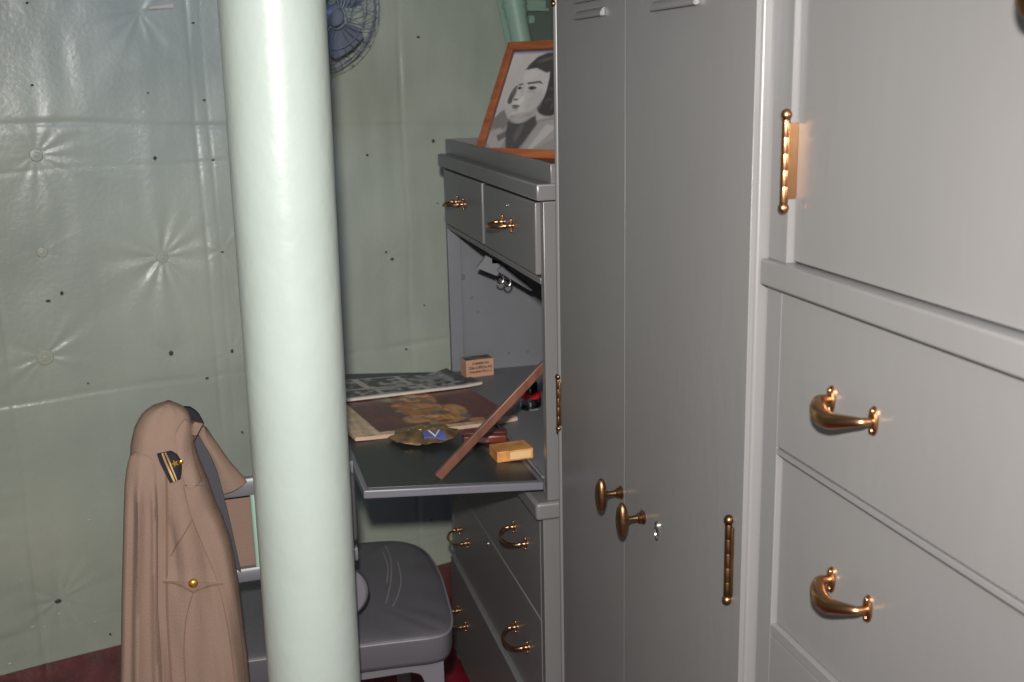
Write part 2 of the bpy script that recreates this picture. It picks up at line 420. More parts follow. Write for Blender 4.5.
# ------------------------------------------------------------------ hardware builders (all face -X)
def ball_hinge(name, parent, x, y, z0, z1, r=.0045, leaf=None, leaf_dir=1, mt=BRASS):
    bm = bmesh.new(); n = 5; h = (z1-z0-.014)/n
    for i in range(n):
        za = z0+.007+i*h
        lathe(bm, [(0, 0), (r*.93, 0), (r, .0012), (r, h-.0012), (r*.93, h), (0, h)], (x, y, za), n=16)
    ball(bm, (x, y, z1-.001), r*1.35, 16); ball(bm, (x, y, z0+.001), r*1.35, 16)
    lathe(bm, [(0, 0), (r*.7, 0), (r*.7, .004), (0, .004)], (x, y, z1-.009), n=12)
    o = part(name, bm, mt, parent, label='brass ball-tipped hinge')
    if leaf:
        l = part('hinge_leaf', B(x-.0005, x+.0035, min(y, y+leaf_dir*leaf), max(y, y+leaf_dir*leaf), z0+.009, z1-.009, bev=.0008), mt, o)
    return o
def cast_pull(parent, x, ya, yb, z, mt=BRASS):
    """heavy arched drawer pull: two oval rosettes joined by a swelling bar"""
    bm = bmesh.new()
    for y in (ya, yb):
        lathe(bm, [(0, 0), (.0075, 0), (.0075, .002), (.006, .004), (0, .005)], (x, y, z), (-1, 0, 0), n=20, sx=1.0, sy=2.1, a0=(0, 1, 0))
        for s in (-1, 1):
            ball(bm, (x-.0045, y, z+s*.0105), .0032, 10, (.5, 1, 1))
    P = [(x, ya, z), (x-.014, ya+.001, z), (x-.022, ya*.90+yb*.10, z-.004), (x-.028, ya*.70+yb*.30, z-.008),
         (x-.028, (ya+yb)/2, z-.009), (x-.026, ya*.32+yb*.68, z-.006), (x-.021, ya*.12+yb*.88, z-.002), (x-.014, yb-.001, z), (x, yb, z)]
    Q = catmull(P, 33); rs = []
    for i in range(33):
        s = i/32; rs.append(.0042+.0058*math.sin(math.pi*s**.75)**2)
    tube(bm, Q, rs, 14)
    return part('drawer_pull', bm, mt, parent, label='brass arched pull')
def bail_pull(parent, x, y, z, hw=.045, mt=BRASS):
    """slim half-ring pull between two finial posts"""
    bm = bmesh.new()
    for s in (-1, 1):
        yy = y+s*hw
        lathe(bm, [(0, 0), (.008, 0), (.008, .002), (.005, .004), (.0035, .008), (.0035, .012), (.0055, .016), (.004, .021), (0, .022)], (x, yy, z), (-1, 0, 0), n=16)
        ball(bm, (x-.003, yy, z+.012), .0035, 10); ball(bm, (x-.003, yy, z-.012), .0035, 10)
        tube(bm, [(x-.003, yy, z-.012), (x-.003, yy, z+.012)], .0022, 8)
    P = []
    for i in range(21):
        t = math.pi*i/20; P.append((x-.015-.030*math.sin(t), y-hw*math.cos(t), z-.004*math.sin(t)))
    tube(bm, P, [.0028+.0012*math.sin(math.pi*i/20) for i in range(21)], 10)
    return part('drawer_pull', bm, mt, parent, label='slim brass half-ring pull')
def knob(parent, x, y, z, mt=BRASSD, tall=.026, head=.0115, out=.034):
    bm = bmesh.new()
    lathe(bm, [(0, 0), (.011, 0), (.0115, .002), (.008, .005), (.0085, .008), (.005, .011), (.0042, out-.012), (.006, out-.006), (0, out-.004)], (x, y, z), (-1, 0, 0), n=24)
    ball(bm, (x-out-.002, y, z), head, 24, (.78, 1.0, tall/head))
    return part('knob', bm, mt, parent, label='oval brass knob')

# ------------------------------------------------------------------ desk bureau (far cabinet)
XF = .62; DY0, DY1 = 2.086, 3.03; XB = 1.16
desk = root('desk_cabinet', (.9, 2.56, DECK), 'grey drop-front writing cabinet at the far end with its flap lowered, portrait on top', 'desk')
part('gallery', (lambda bm: (box(bm, .638, .650, DY0, 3.075, 1.338, 1.378, .0015), box(bm, .650, 1.15, 3.063, 3.075, 1.338, 1.378, .0015), box(bm, .650, 1.15, DY0, DY0+.012, 1.338, 1.378, .0015), bm)[-1])(bmesh.new()), GREY, desk)
part('top_board', B(.608, XB, DY0-.004, 3.040, 1.308, 1.341, .004), GREY, desk)
part('side_panel', B(.622, XB, DY0, DY0+.022, .690, 1.306, .0015), GREY, desk)
part('side_panel', B(.622, XB, DY1-.018, DY1, .690, 1.306, .0015), GREYIN, desk)
part('back_panel', B(XB-.012, XB, DY0+.022, DY1-.018, .60, 1.306, .001), GREYIN, desk)
part('front_stile', B(.620, .656, DY1-.030, DY1-.018, .735, 1.145, .0015), GREYIN, desk)
part('front_rail', B(.6205, .660, DY0+.022, DY1-.018, 1.140, 1.1525, .001), GREY, desk)
part('divider', B(.624, 1.14, 2.546, 2.560, 1.1525, 1.306, .001), GREY, desk)
part('shelf', B(.662, XB-.012, DY0+.022, DY1-.018, 1.1405, 1.1515, .0005), GREYIN, desk)
part('desk_surface', B(.622, XB-.012, DY0+.022, DY1-.018, .700, .730, .001), GREYIN, desk, label='bare grey inner writing surface')
def drawer(parent, x, y0, y1, z0, z1, pulls, kind, lip=.006, depth=.30, m=GREY, th=.018, rounding=.003):
    d = part('drawer', B(x-lip, x+th-lip, y0, y1, z0, z1, rounding, 3), m, parent)
    for p in pulls:
        if kind == 'bail': bail_pull(d, x-lip, p[0], p[1], p[2])
        else: cast_pull(d, x-lip, p[0], p[1], p[2])
    return d
def place_child_pulls(): pass
d1 = drawer(desk, XF, 2.564, 2.998, 1.157, 1.302, [(2.785, 1.233, .034)], 'bail')
d2 = drawer(desk, XF, 2.118, 2.543, 1.157, 1.302, [(2.325, 1.236, .036)], 'bail')
bm = bmesh.new(); lathe(bm, [(0, 0), (.004, 0), (.004, .002), (.002, .0025), (0, .0025)], (XF-.006, 2.330, 1.275), (-1, 0, 0), n=14)
part('keyhole', bm, CHROME, d2)
# lower chest
base = desk
part('ledge', B(.594, XB, DY0-.012, 3.05, .652, .690, .007, 3), GREY, desk)
part('base_side', B(.612, XB, DY0, DY0+.022, DECK, .652, .0015), GREY, desk)
part('base_side', B(.612, XB, DY1-.006, DY1+.016, DECK, .652, .0015), GREY, desk)
part('base_back', B(XB-.012, XB, DY0+.022, DY1-.006, DECK, .652, .001), GREYIN, desk)
zz = [(.412, .648), (.176, .408), (-.128, .172)]
GREYD = GREY
for i, (a, b_) in enumerate(zz):
    xo = XF-.002-(.012 if i == 2 else 0)
    zc = [.537, .286, .036][i]
    d = drawer(desk, xo, DY0+.026, DY1-.010, a, b_, [(2.270, zc+.004, .050), (2.875, zc+.004, .050)], 'bail', depth=.4)
    bm = bmesh.new(); lathe(bm, [(0, 0), (.005, 0), (.005, .002), (.0025, .003), (0, .003)], (xo-.006, 2.592, zc-.154 if i < 2 else -.05), (-1, 0, 0), n=14, sy=1.5)
    part('keyhole', bm, CHROME, d)
part('plinth', B(.640, .655, DY0+.022, DY1-.006, DECK, -.132, .001), GREYIN, desk)
# the flap
SL = -.0700
def flap_z(x): return .7562+(x-.246)*SL
th_ = math.atan(SL); Mf = Matrix.Translation((.246, 0, .7562)) @ Matrix.Rotation(-th_, 4, 'Y')
FW = .372
flap = part('flap', B(0, FW, DY0+.006, DY1-.004, -.0185, -.001, .003, M=Mf), STEEL, desk, label='lowered desk flap with a metal edge')
part('flap_inlay', B(.010, FW-.010, DY0+.018, DY1-.016, -.003, .0006, .0008, M=Mf), LINO, flap, label='black linoleum writing inlay')
bm = bmesh.new(); tube(bm, [(.6215, DY0+.03, .7315), (.6215, DY1-.03, .7315)], .0035, 10)
part('flap_hinge', bm, STEEL, flap)
for xx in (.14, .21, .30):
    bm = bmesh.new(); lathe(bm, [(0, 0), (.0035, 0), (.003, .001), (0, .0012)], Mf @ Vector((xx, DY0+.006, -.010)), (0, -1, 0), n=12)
    part('edge_screw', bm, STEEL, flap)
# wooden stay
s0 = Vector((.404, 2.140, flap_z(.404)+.004)); s1 = Vector((.655, 2.146, .985))
dv = (s1-s0).normalized(); up = dv.cross(Vector((0, 1, 0))).normalized()
Ms = Matrix((Vector((dv.x, 0, up.x)), Vector((0, 1, 0)), Vector((dv.z, 0, up.z)))).to_4x4(); Ms.translation = s0
Lq = (s1-s0).length
st = part('flap_stay', B(0, Lq, -.008, .004, -.009, .009, .002, M=Ms), WOOD, desk, label='slanting red wooden stay')
bm = bmesh.new(); lathe(bm, [(0, 0), (.006, 0), (.005, .002), (0, .0025)], s1-dv*.012+Vector((0, -.009, 0)), (0, -1, 0), n=14)
part('stay_pin', bm, CHROME, st)
# holes and button heads on the inside of the far side panel
for px, py, r in [(463, 277, .008), (472, 298, .004), (509, 353, .004), (478, 312, .004), (450, 249, .003), (528, 352, .004)]:
    bm = bmesh.new(); c = on_y(px, py, 3.0105); lathe(bm, [(0, 0), (r, 0), (r*.8, .0015), (0, .002)], c+Vector((0, .0015, 0)), (0, -1, 0), n=14)
    part('panel_stud', bm, STEEL, desk)
# metal bracket hanging under the drawer shelf
br = part('hanging_bracket', B(.668, .730, 2.700, 2.722, 1.085, 1.1405, .0015), GREYIN, desk, label='grey metal bracket hanging below the drawers')
y_ = 2.70; A = [on_y(477, 268, y_), on_y(486, 256, y_), on_y(504, 264, y_), on_y(497, 276, y_)]
bm = bmesh.new(); prism(bm, A, [p+Vector((.002, .012, .002)) for p in A]); part('bracket_leaf', bm, GREYIN, br)
A = [on_y(497, 271, 2.68), on_y(503, 265, 2.68), on_y(534, 290, 2.68), on_y(531, 291, 2.68)]
bm = bmesh.new(); prism(bm, A, [p+Vector((.002, .010, .002)) for p in A]); part('bracket_arm', bm, STEEL, br)
bm = bmesh.new()
for px, py in ((500, 279), (507, 282)):
    c = on_y(px, py, 2.69); P = [c+Vector((.010*math.cos(t*math.pi/8), 0, .011*math.sin(t*math.pi/8))) for t in range(-8, 6)]
    tube(bm, P, .0022, 8)
part('bracket_hook', bm, CHROME, br)

# ------------------------------------------------------------------ locker (middle)
LY0, LY1 = 1.203, 1.985
lk = root('locker', (.9, 1.6, DECK), 'tall grey two-door locker in the middle with two oval brass knobs', 'locker')
bm = bmesh.new(); box(bm, .6225, XB, LY0, LY1, DECK, 2.12, .004, 4); part('locker_body', bm, GREY, lk)
part('front_frame', B(.6185, .6300, LY1-.013, LY1-.0005, DECK+.05, 2.10, .0045, 4), GREY, lk)
bm = bmesh.new(); tube(bm, [(.6185, 1.9765, DECK+.05), (.6185, 1.9765, 2.10)], .0056, 16); part('corner_bead', bm, GREY, lk)
dl = part('locker_door', B(.6162, .6235, 1.6264, 1.966, DECK+.06, 2.08, .0005, 1), GREY, lk)
dr = part('locker_door', B(.6162, .6235, 1.2068, 1.6256, DECK+.06, 2.08, .0005, 1), GREY, lk)
knob(dl, .6165, 1.640, .873, tall=.0285, head=.0125); knob(dr, .6160, 1.541, .868, tall=.0285, head=.0125)
bm = bmesh.new(); lathe(bm, [(0, 0), (.0085, 0), (.0085, .002), (.0055, .003), (.0045, .0004), (0, .0004)], (.6160, 1.484, .868), (-1, 0, 0), n=20, sx=.9, sy=1.9, a0=(0, 1, 0))
part('keyhole_plate', bm, CHROME, dr)
bm = bmesh.new(); lathe(bm, [(0, 0), (.0022, 0), (.0022, .001), (0, .001)], (.6152, 1.484, .870), (-1, 0, 0), n=12, sx=.9, sy=2.6, a0=(0, 1, 0))
part('keyhole', bm, DARK, dr)
ball_hinge('door_hinge', dr, .6130, 1.2380, .870, .984, .0052, leaf=.010, leaf_dir=-1, mt=BRASSD)
ball_hinge('door_hinge', dl, .6140, 1.9765, .880, .985, .0045, leaf=.010, leaf_dir=-1, mt=BRASSD)
ball_hinge('door_hinge', dl, .6140, 1.9765, 1.667, 1.772, .0045, leaf=.010, leaf_dir=-1, mt=BRASSD)
ball_hinge('door_hinge', dr, .6130, 1.2380, 1.667, 1.781, .0052, leaf=.010, leaf_dir=-1, mt=BRASSD)
def louvre(parent, x, y0, y1, z):
    bm = bmesh.new()
    pr = [(x, z+.0075), (x-.006, z+.0035), (x-.0085, z-.004), (x-.0085, z-.0062), (x, z-.0062)]
    prism(bm, [Vector((a, y0, b)) for a, b in pr], [Vector((a, y1, b)) for a, b in pr])
    bmesh.ops.bevel(bm, geom=list(bm.edges), offset=.0012, segments=2, affect='EDGES')
    part('louvre', bm, GREY, parent)
for k in range(5):
    louvre(dl, .6165, 1.715, 1.848, 1.6405+k*.0255)
    louvre(dr, .6160, 1.362, 1.510, 1.6355+k*.0255)

# ------------------------------------------------------------------ near chest with cupboard (right)
RX = .6365; RY0, RY1 = .36, 1.1995; OY = 1.163
nc = root('cupboard_chest', (.9, .78, DECK), 'grey chest of drawers with a cupboard above, nearest unit at the right', 'cabinet')
part('carcass', B(.656, XB, RY0, RY1, DECK, 2.12, .001), GREY, nc)
part('face_stile', B(RX, .656, 1.156, RY1, 1.3290, 2.12, .0012), GREY, nc)
part('face_stile', B(RX, .656, OY, RY1, DECK, 1.2975, .0012), GREY, nc)
part('face_stile', B(RX, .656, RY0, RY0+.03, DECK, 1.2975, .0012), GREY, nc)
part('shelf_rail', B(.6270, .672, RY0, RY1+.0015, 1.2975, 1.3290, .003, 3), GREY, nc)
ud = part('cupboard_door', B(.6450, .656, RY0+.03, 1.1545, 1.3315, 2.06, .0012, 2), GREY, nc)
ball_hinge('door_hinge', ud, .6325, 1.1600, 1.392, 1.499, .0050)
ball_hinge('door_hinge', ud, .6325, 1.1600, 1.852, 1.958, .0050)
for z0 in (1.404, 1.864):
    part('hinge_leaf', B(.6330, .6452, 1.1536, 1.1558, z0, z0+.085, .0005), BRASS, ud, label='brass hinge leaf')
knob(ud, .6450, .728, 1.604, tall=.024, head=.015, out=.050)
zs = [(1.1052, 1.2965), (.8710, 1.0945), (.6400, .8550), (.3950, .6310), (.1500, .3860), (-.110, .141)]
for a in (1.0950, .8560, .6320, .3870, .1420):
    h_ = .0075 if a > 1 else (.0140 if a > .8 else .0075)
    part('face_rail', B(RX, .656, RY0+.03, OY, a, a+h_, .0008), GREY, nc)
for i, (a, b_) in enumerate(zs):
    zc = 1.197 if i == 0 else (.985 if i == 1 else (a+b_)/2); xf = .6445 if i == 1 else .6362
    drawer(nc, xf, RY0+.031, OY-.0007, a, b_, [(1.044, .962, zc), (.63, .548, zc)] if i != 1 else [(1.040, .966, zc), (.63, .556, zc)], 'cast', lip=0, th=.012, rounding=.0008)
part('plinth', B(.637, .656, RY0+.03, OY, DECK, -.115, .001), GREYIN, nc)

# ------------------------------------------------------------------ painted sheets (colour attribute)
def painted(name, G, thick, down, img, parent=None, edge=PAPER):
    """G: rows x cols grid of points; img: rows x cols x 3 in sRGB 0-255"""
    bm = bmesh.new(); lay = bm.verts.layers.float_color.new('Col')
    nu, nv = len(G), len(G[0]); dv = Vector(down).normalized()*thick
    T = [[bm.verts.new(p) for p in r] for r in G]
    for i in range(nu):
        for j in range(nv): T[i][j][lay] = (*lin(np.clip(img[i, j], 0, 255)), 1)
    for i in range(nu-1):
        for j in range(nv-1): bm.faces.new((T[i][j], T[i+1][j], T[i+1][j+1], T[i][j+1]))
    Bt = [[bm.verts.new(v.co+dv) for v in r] for r in T]
    Tv = [[bm.verts.new(v.co) for v in r] for r in T]
    F = []
    for i in range(nu-1):
        for j in range(nv-1): F.append(bm.faces.new((Bt[i][j], Bt[i][j+1], Bt[i+1][j+1], Bt[i+1][j])))
        for j in (0, nv-1): F.append(bm.faces.new((Tv[i][j], Tv[i+1][j], Bt[i+1][j], Bt[i][j])))
    for j in range(nv-1):
        for i in (0, nu-1): F.append(bm.faces.new((Tv[i][j], Tv[i][j+1], Bt[i+1 if False else i][j+1], Bt[i][j])))
    for f in F: f.material_index = 1
    bmesh.ops.delete(bm, geom=[v for v in bm.verts if not v.link_faces], context='VERTS')
    me = bpy.data.meshes.new(name); bm.to_mesh(me); bm.free()
    me.materials.append(PRINTM); me.materials.append(edge); me.shade_smooth(); me.set_sharp_from_angle(angle=math.radians(50))
    o = bpy.data.objects.new(name, me); COL.objects.link(o)
    if parent is not None:
        o.parent = parent; p = Vector((0, 0, 0)); q = parent
        while q is not None: p += q.location; q = q.parent
        me.transform(Matrix.Translation(-p))
    return o
def vnoise(X, Y, seed):
    g = np.random.RandomState(seed).rand(48, 48)
    i = np.floor(X).astype(int); j = np.floor(Y).astype(int); a = S(X-i); b = S(Y-j)
    G = lambda p, q: g[p % 48, q % 48]
    return (G(i, j)*(1-a)+G(i+1, j)*a)*(1-b)+(G(i, j+1)*(1-a)+G(i+1, j+1)*a)*b

# portrait: (s across 0..1 left-right, t down 0..1)
def portrait_img(nr, ncol):
    t, s = np.meshgrid(np.linspace(0, 1, nr), np.linspace(0, 1, ncol), indexing='ij')
    s = (s-.18)/1.18+.455
    def ell(cx, cy, rx, ry, rot=0, soft=.12):
        c, n_ = math.cos(rot), math.sin(rot); dx = s-cx; dy = (t-cy)
        x = (dx*c+dy*n_)/rx; y = (-dx*n_+dy*c)/ry
        return S((1-np.sqrt(x*x+y*y))/soft+.5)
    def poly(P, soft=.012):
        # soft convex/concave polygon mask
        inside = np.zeros_like(s, bool); n = len(P); dmin = np.full_like(s, 9.)
        for k in range(n):
            x0, y0 = P[k]; x1, y1 = P[(k+1) % n]
            cond = ((y0 > t) != (y1 > t)); xx = (x1-x0)*(t-y0)/((y1-y0) if abs(y1-y0) > 1e-9 else 1e-9)+x0
            inside ^= cond & (s < xx)
            L2 = (x1-x0)**2+(y1-y0)**2; q = np.clip(((s-x0)*(x1-x0)+(t-y0)*(y1-y0))/L2, 0, 1)
            dmin = np.minimum(dmin, np.hypot(s-x0-q*(x1-x0), t-y0-q*(y1-y0)))
        sd = np.where(inside, dmin, -dmin); return S(sd/soft+.5)
    img = 196-34*t-18*s; img = img+6*vnoise(s*6, t*6, 1)
    def put(m, v):
        nonlocal img; img = img*(1-m)+v*m
    # hair behind, left and right
    put(ell(.455, .44, .040, .085, .25), 84); put(ell(.435, .50, .030, .045), 66)
    put(poly([(.52, .16), (.60, .07), (.74, .02), (.90, .04), (1.0, .16), (1.06, .4), (1.04, .58), (.92, .66), (.80, .62), (.74, .5), (.72, .3), (.56, .24)], .03), 42)
    put(ell(.88, .52, .15, .14, 0, .2), 40)
    # coat
    put(poly([(.2, 1.02), (.24, .90), (.30, .76), (.36, .62), (.46, .68), (.62, .80), (.80, .70), (.95, .66), (1.25, .74), (1.25, 1.02)], .02), 128)
    put(poly([(.22, .78), (.40, .60), (.50, .74), (.44, .80)], .02), 104)
    put(poly([(.26, .86), (.42, .78), (.52, .88), (.46, 1.02), (.40, 1.02)], .02), 150)
    put(poly([(.40, .86), (.52, .80), (.55, .84), (.44, .92)], .01), 84)
    put(poly([(.82, .72), (1.05, .68), (1.05, .86), (.80, 1.02), (.70, 1.02)], .02), 142)
    put(poly([(.90, .74), (1.02, .76), (.80, 1.02), (.76, 1.02)], .02), 170)
    # neck and scarf
    put(poly([(.50, .60), (.74, .54), (.78, .74), (.60, .80), (.48, .72)], .02), 150)
    put(poly([(.48, .70), (.60, .74), (.76, .66), (.80, .74), (.72, .92), (.66, 1.02), (.56, 1.02), (.50, .86)], .03), 56)
    put(ell(.63, .82, .03, .10, .2, .5)*.5, 96)
    # face in three-quarter view, looking left
    put(poly([(.56, .18), (.66, .15), (.76, .19), (.80, .30), (.80, .46), (.76, .56), (.66, .64), (.57, .675), (.50, .66), (.475, .60), (.478, .555), (.455, .50), (.475, .44), (.47, .37), (.50, .28)], .02), 186)
    put(ell(.70, .52, .09, .12, .3, .7)*.5, 152)      # cheek shade
    put(ell(.60, .66, .12, .03, -.15, .7)*.5, 128)
    put(ell(.57, .25, .07, .07, 0, .8)*.5, 202)       # forehead light
    put(ell(.54, .50, .04, .05, 0, .8)*.6, 206)       # cheek light
    put(poly([(.565, .33), (.70, .315), (.74, .35), (.69, .335), (.575, .35)], .012), 66)  # brow right
    put(poly([(.478, .345), (.52, .335), (.525, .352), (.48, .362)], .012), 78)            # brow left
    put(ell(.635, .385, .045, .018, .05, .4), 70); put(ell(.63, .387, .014, .014, 0, .4), 22)
    put(ell(.50, .385, .022, .016, 0, .4), 84); put(ell(.495, .386, .010, .012, 0, .4), 26)
    put(ell(.635, .42, .05, .014, 0, .8)*.5, 140)
    put(poly([(.52, .38), (.545, .36), (.55, .46), (.53, .485)], .03)*.4, 140)
    put(ell(.495, .50, .026, .010, .1, .6), 96); put(ell(.475, .50, .012, .010, 0, .6)*.6, 70)
    put(ell(.515, .565, .045, .011, .05, .5), 72); put(ell(.515, .585, .036, .010, .05, .6), 96)
    put(ell(.52, .61, .04, .008, 0, .8)*.6, 130)
    # hair front sweep + ear side
    put(poly([(.50, .20), (.58, .10), (.70, .03), (.86, .06), (.84, .20), (.74, .235), (.62, .185)], .02), 48)
    put(poly([(.78, .20), (.96, .18), (1.02, .5), (.92, .60), (.79, .56), (.80, .40)], .02), 40)
    put(ell(.70, .10, .10, .02, -.25, .8)*.5, 96); put(ell(.90, .40, .03, .12, -.2, .8)*.4, 84)
    for cx_, cy_, rr_ in ((.90, .30, .05), (.95, .44, .06), (.86, .52, .05), (.93, .58, .05), (.84, .40, .03)):
        put(ell(cx_, cy_, rr_, rr_*.7, .4, .5)*.55, 74); put(ell(cx_+.01, cy_+.02, rr_*.7, rr_*.5, .4, .5)*.7, 34)
    put(ell(.60, .70, .10, .035, -.1, .5)*.8, 158)
    for k in range(9):
        g = np.random.RandomState(k+3); put(ell(.93+g.rand()*.07-.01, .08+g.rand()*.5, .018, .02, 0, .8)*.8, 172)
    img = 34+img*.86
    img = img+5*(vnoise(s*40, t*40, 9)-.5)
    out = np.stack([img*1.0, img*.975, img*.965], -1)
    band = S((.045-t)/.02)[..., None]; out = out*(1-band)+np.array([132, 140, 172])*band
    return out
# frame: stands on the cabinet top, leaning back, turned toward the room
fu = Vector((.574, -.819, 0)); fn = Vector((.819, .574, 0)); la = math.radians(28)
fup = Vector((0, 0, 1))*math.cos(la)+fn*math.sin(la); fo = fu.cross(fup)  # outward-ish
if fo.y > 0: fo = -fo
ZT = 1.3412; FB = Vector((.657, 2.80, ZT+.0045)); FH = .315; FWd = .292; bw = .021
pf = root('portrait_frame', FB+fu*FWd/2, 'orange wooden frame with a black-and-white portrait of a dark-haired woman, standing on the desk cabinet', 'picture frame')
def fpt(a, b, c=0): return FB+fu*a+fup*b+fo*c
bm = bmesh.new()
def fbar(a0, b0, a1, b1, cut):
    pass
out = [(0, 0), (FWd, 0), (FWd, FH), (0, FH)]; inn = [(bw, bw), (FWd-bw, bw), (FWd-bw, FH-bw), (bw, FH-bw)]
for k in range(4):
    o0, o1 = out[k], out[(k+1) % 4]; i0, i1 = inn[k], inn[(k+1) % 4]
    bmk = bmesh.new()
    prism(bmk, [fpt(*o0, .010), fpt(*o1, .010), fpt(*i1, .013), fpt(*i0, .013)], [fpt(*o0, -.006), fpt(*o1, -.006), fpt(*i1, -.006), fpt(*i0, -.006)])
    bmesh.ops.recalc_face_normals(bmk, faces=bmk.faces)
    bmesh.ops.bevel(bmk, geom=list(bmk.edges), offset=.0012, segments=2, affect='EDGES')
    part('frame_bar', bmk, FRAMEW, pf)
bm = bmesh.new(); e0 = .004
for k in range(4):
    o0, o1 = inn[k], inn[(k+1) % 4]
    c = (FWd/2, FH/2); sh = lambda p: (p[0]+e0*(1 if p[0] < c[0] else -1), p[1]+e0*(1 if p[1] < c[1] else -1))
    prism(bm, [fpt(*o0, .006), fpt(*o1, .006), fpt(*sh(o1), .003), fpt(*sh(o0), .003)], [fpt(*o0, 0), fpt(*o1, 0), fpt(*sh(o1), 0), fpt(*sh(o0), 0)])
part('inner_lip', bm, WOOD, pf)
nr, ncl = 190, 150
G = [[fpt(bw+(FWd-2*bw)*j/(ncl-1), FH-bw-(FH-2*bw)*i/(nr-1), .0012) for j in range(ncl)] for i in range(nr)]
painted('portrait_print', G, .003, -fo, portrait_img(nr, ncl), pf)
bm = bmesh.new(); prism(bm, [fpt(*p, -.006) for p in out], [fpt(*p, -.009) for p in out]); part('backing_board', bm, BOARD, pf)
bm = bmesh.new(); hp = fpt(FWd/2, FH*.62, -.009); ft = Vector((hp.x+.09, hp.y+.063, ZT+.001))
q = fu*.02; prism(bm, [hp-q, hp+q, ft+q, ft-q], [p-fo*.004 for p in (hp-q, hp+q, ft+q, ft-q)]); part('easel_leg', bm, BOARD, pf)

# ------------------------------------------------------------------ magazines
def page_grid(TL, TR, BR, BL, nr, ncl, z, curl=None):
    G = []
    for i in range(nr):
        t = i/(nr-1); row = []
        for j in range(ncl):
            s_ = j/(ncl-1)
            p = Vector(TL).lerp(Vector(TR), s_).lerp(Vector(BL).lerp(Vector(BR), s_), t)
            base_z = max(flap_z(p.x), .7305 if p.x > .615 else 0)
            k = curl(s_, t) if curl else 0
            row.append(Vector((p.x, p.y, base_z+z+k)))
        G.append(row)
    return G
nr, ncl = 100, 150
T_, S_ = np.meshgrid(np.linspace(0, 1, nr), np.linspace(0, 1, ncl), indexing='ij')
def rect(s0, s1, t0, t1, soft=.008):
    return S((S_-s0)/soft+.5)*S((s1-S_)/soft+.5)*S((T_-t0)/soft+.5)*S((t1-T_)/soft+.5)
def mix(img, m, v): return img*(1-m[..., None])+np.asarray(v, float)*m[..., None]
# colour magazine
img = np.ones((nr, ncl, 3))*np.array([196, 170, 140.])
img = mix(img, rect(.16, 1.02, -.02, .93), (100, 46, 40))
nz = vnoise(S_*9, T_*9, 4)
img = mix(img, rect(.16, .50, -.02, .93)*(nz*.6), (70, 30, 44))
img = mix(img, rect(.62, 1.02, -.02, .93)*S((S_+T_*.2-.68)/.2)*.7, (98, 50, 36))
def blob(cx, cy, rx, ry, soft=.3, rot=0):
    c, n_ = math.cos(rot), math.sin(rot); dx = S_-cx; dy = T_-cy; x = (dx*c+dy*n_)/rx; y = (-dx*n_+dy*c)/ry
    return S((1-np.sqrt(x*x+y*y))/soft+.5)
for c, a in [((176, 120, 58), (.56, .62, .13, .30)), ((196, 140, 70), (.66, .78, .10, .10)), ((150, 92, 50), (.52, .40, .12, .12)),
             ((188, 150, 100), (.46, .14, .13, .08)), ((120, 132, 80), (.44, .22, .06, .06)), ((206, 178, 146), (.60, .16, .09, .09)),
             ((200, 130, 60), (.66, .24, .05, .16)), ((116, 92, 84), (.62, .36, .05, .08)), ((92, 100, 104), (.74, .78, .035, .05)),
             ((170, 128, 96), (.44, .74, .08, .10)), ((90, 60, 56), (.50, .84, .05, .08)), ((190, 176, 140), (.50, .52, .05, .05)),
             ((196, 150, 84), (.74, .60, .06, .14)), ((110, 120, 96), (.38, .16, .04, .05)), ((180, 160, 140), (.66, .48, .03, .05))]:
    img = mix(img, blob(*a)*.85, c)
_g = np.random.RandomState(77)
for k in range(60):
    c = [(196, 132, 60), (170, 100, 50), (206, 176, 130), (120, 70, 48), (150, 140, 110), (100, 52, 44), (214, 150, 70), (96, 84, 78)][_g.randint(8)]
    img = mix(img, blob(_g.normal(.58, .10), _g.uniform(.06, .90), _g.uniform(.015, .05), _g.uniform(.02, .07), .3, _g.uniform(0, 3))*.8, c)
img = img*(0.9+.2*vnoise(S_*30, T_*30, 8))[..., None]
img = img*(0.88+.24*vnoise(S_*70, T_*12, 18))[..., None]
G = page_grid((.205, 2.735), (.615, 2.835), (.676, 2.510), (.270, 2.400), nr, ncl, .0092,
              lambda s, t: .004*math.exp(-s*9)*(1-t*.4)+.010*max(0, s-.75)*max(0, .5-t))
cm = root('magazine', (.44, 2.6, flap_z(.44)), 'magazine with a dark red and gold colour picture cover, lying below the black-and-white one', 'magazine')
m_ = painted('cover', G, .0085, (0, 0, -1), img, cm, PAPERP)
# black-and-white picture magazine lying partly over it
img = np.ones((nr, ncl, 3))*np.array([176, 168, 156.])
for k, (s0, s1, t0, t1) in enumerate([(-.02, .30, .03, .45), (-.02, .30, .50, .94), (.35, .60, .03, .46), (.33, .60, .51, .96), (.64, 1.02, -.02, .93)]):
    v = vnoise(S_*22, T_*14, 30+k)*.65+vnoise(S_*55, T_*40, 60+k)*.35
    g = 40+120*S((v-.40)/.3); m = rect(s0, s1, t0, t1, .012)[..., None]
    img = img*(1-m)+np.stack([g, g*.98, g*.95], -1)*m
m = rect(.74, .96, .12, .36, .05); img = mix(img, m*.8, (150, 148, 142)); m = rect(.66, .90, .44, .56, .03); img = mix(img, m*.6, (122, 120, 114))
m = rect(.94, 1.02, -.02, 1.0, .03); img = mix(img, m*.85, (60, 58, 56))
img = mix(img, rect(-.02, 1.02, .955, 1.02, .02), (206, 200, 192))
G = page_grid((.205, 2.905), (.600, 2.985), (.662, 2.815), (.262, 2.685), nr, ncl, .0185,
              lambda s, t: .013*max(0, (s-.82)/.18)**2*(1-t)-.0115*S(np.float64((.74-t)/.25)))
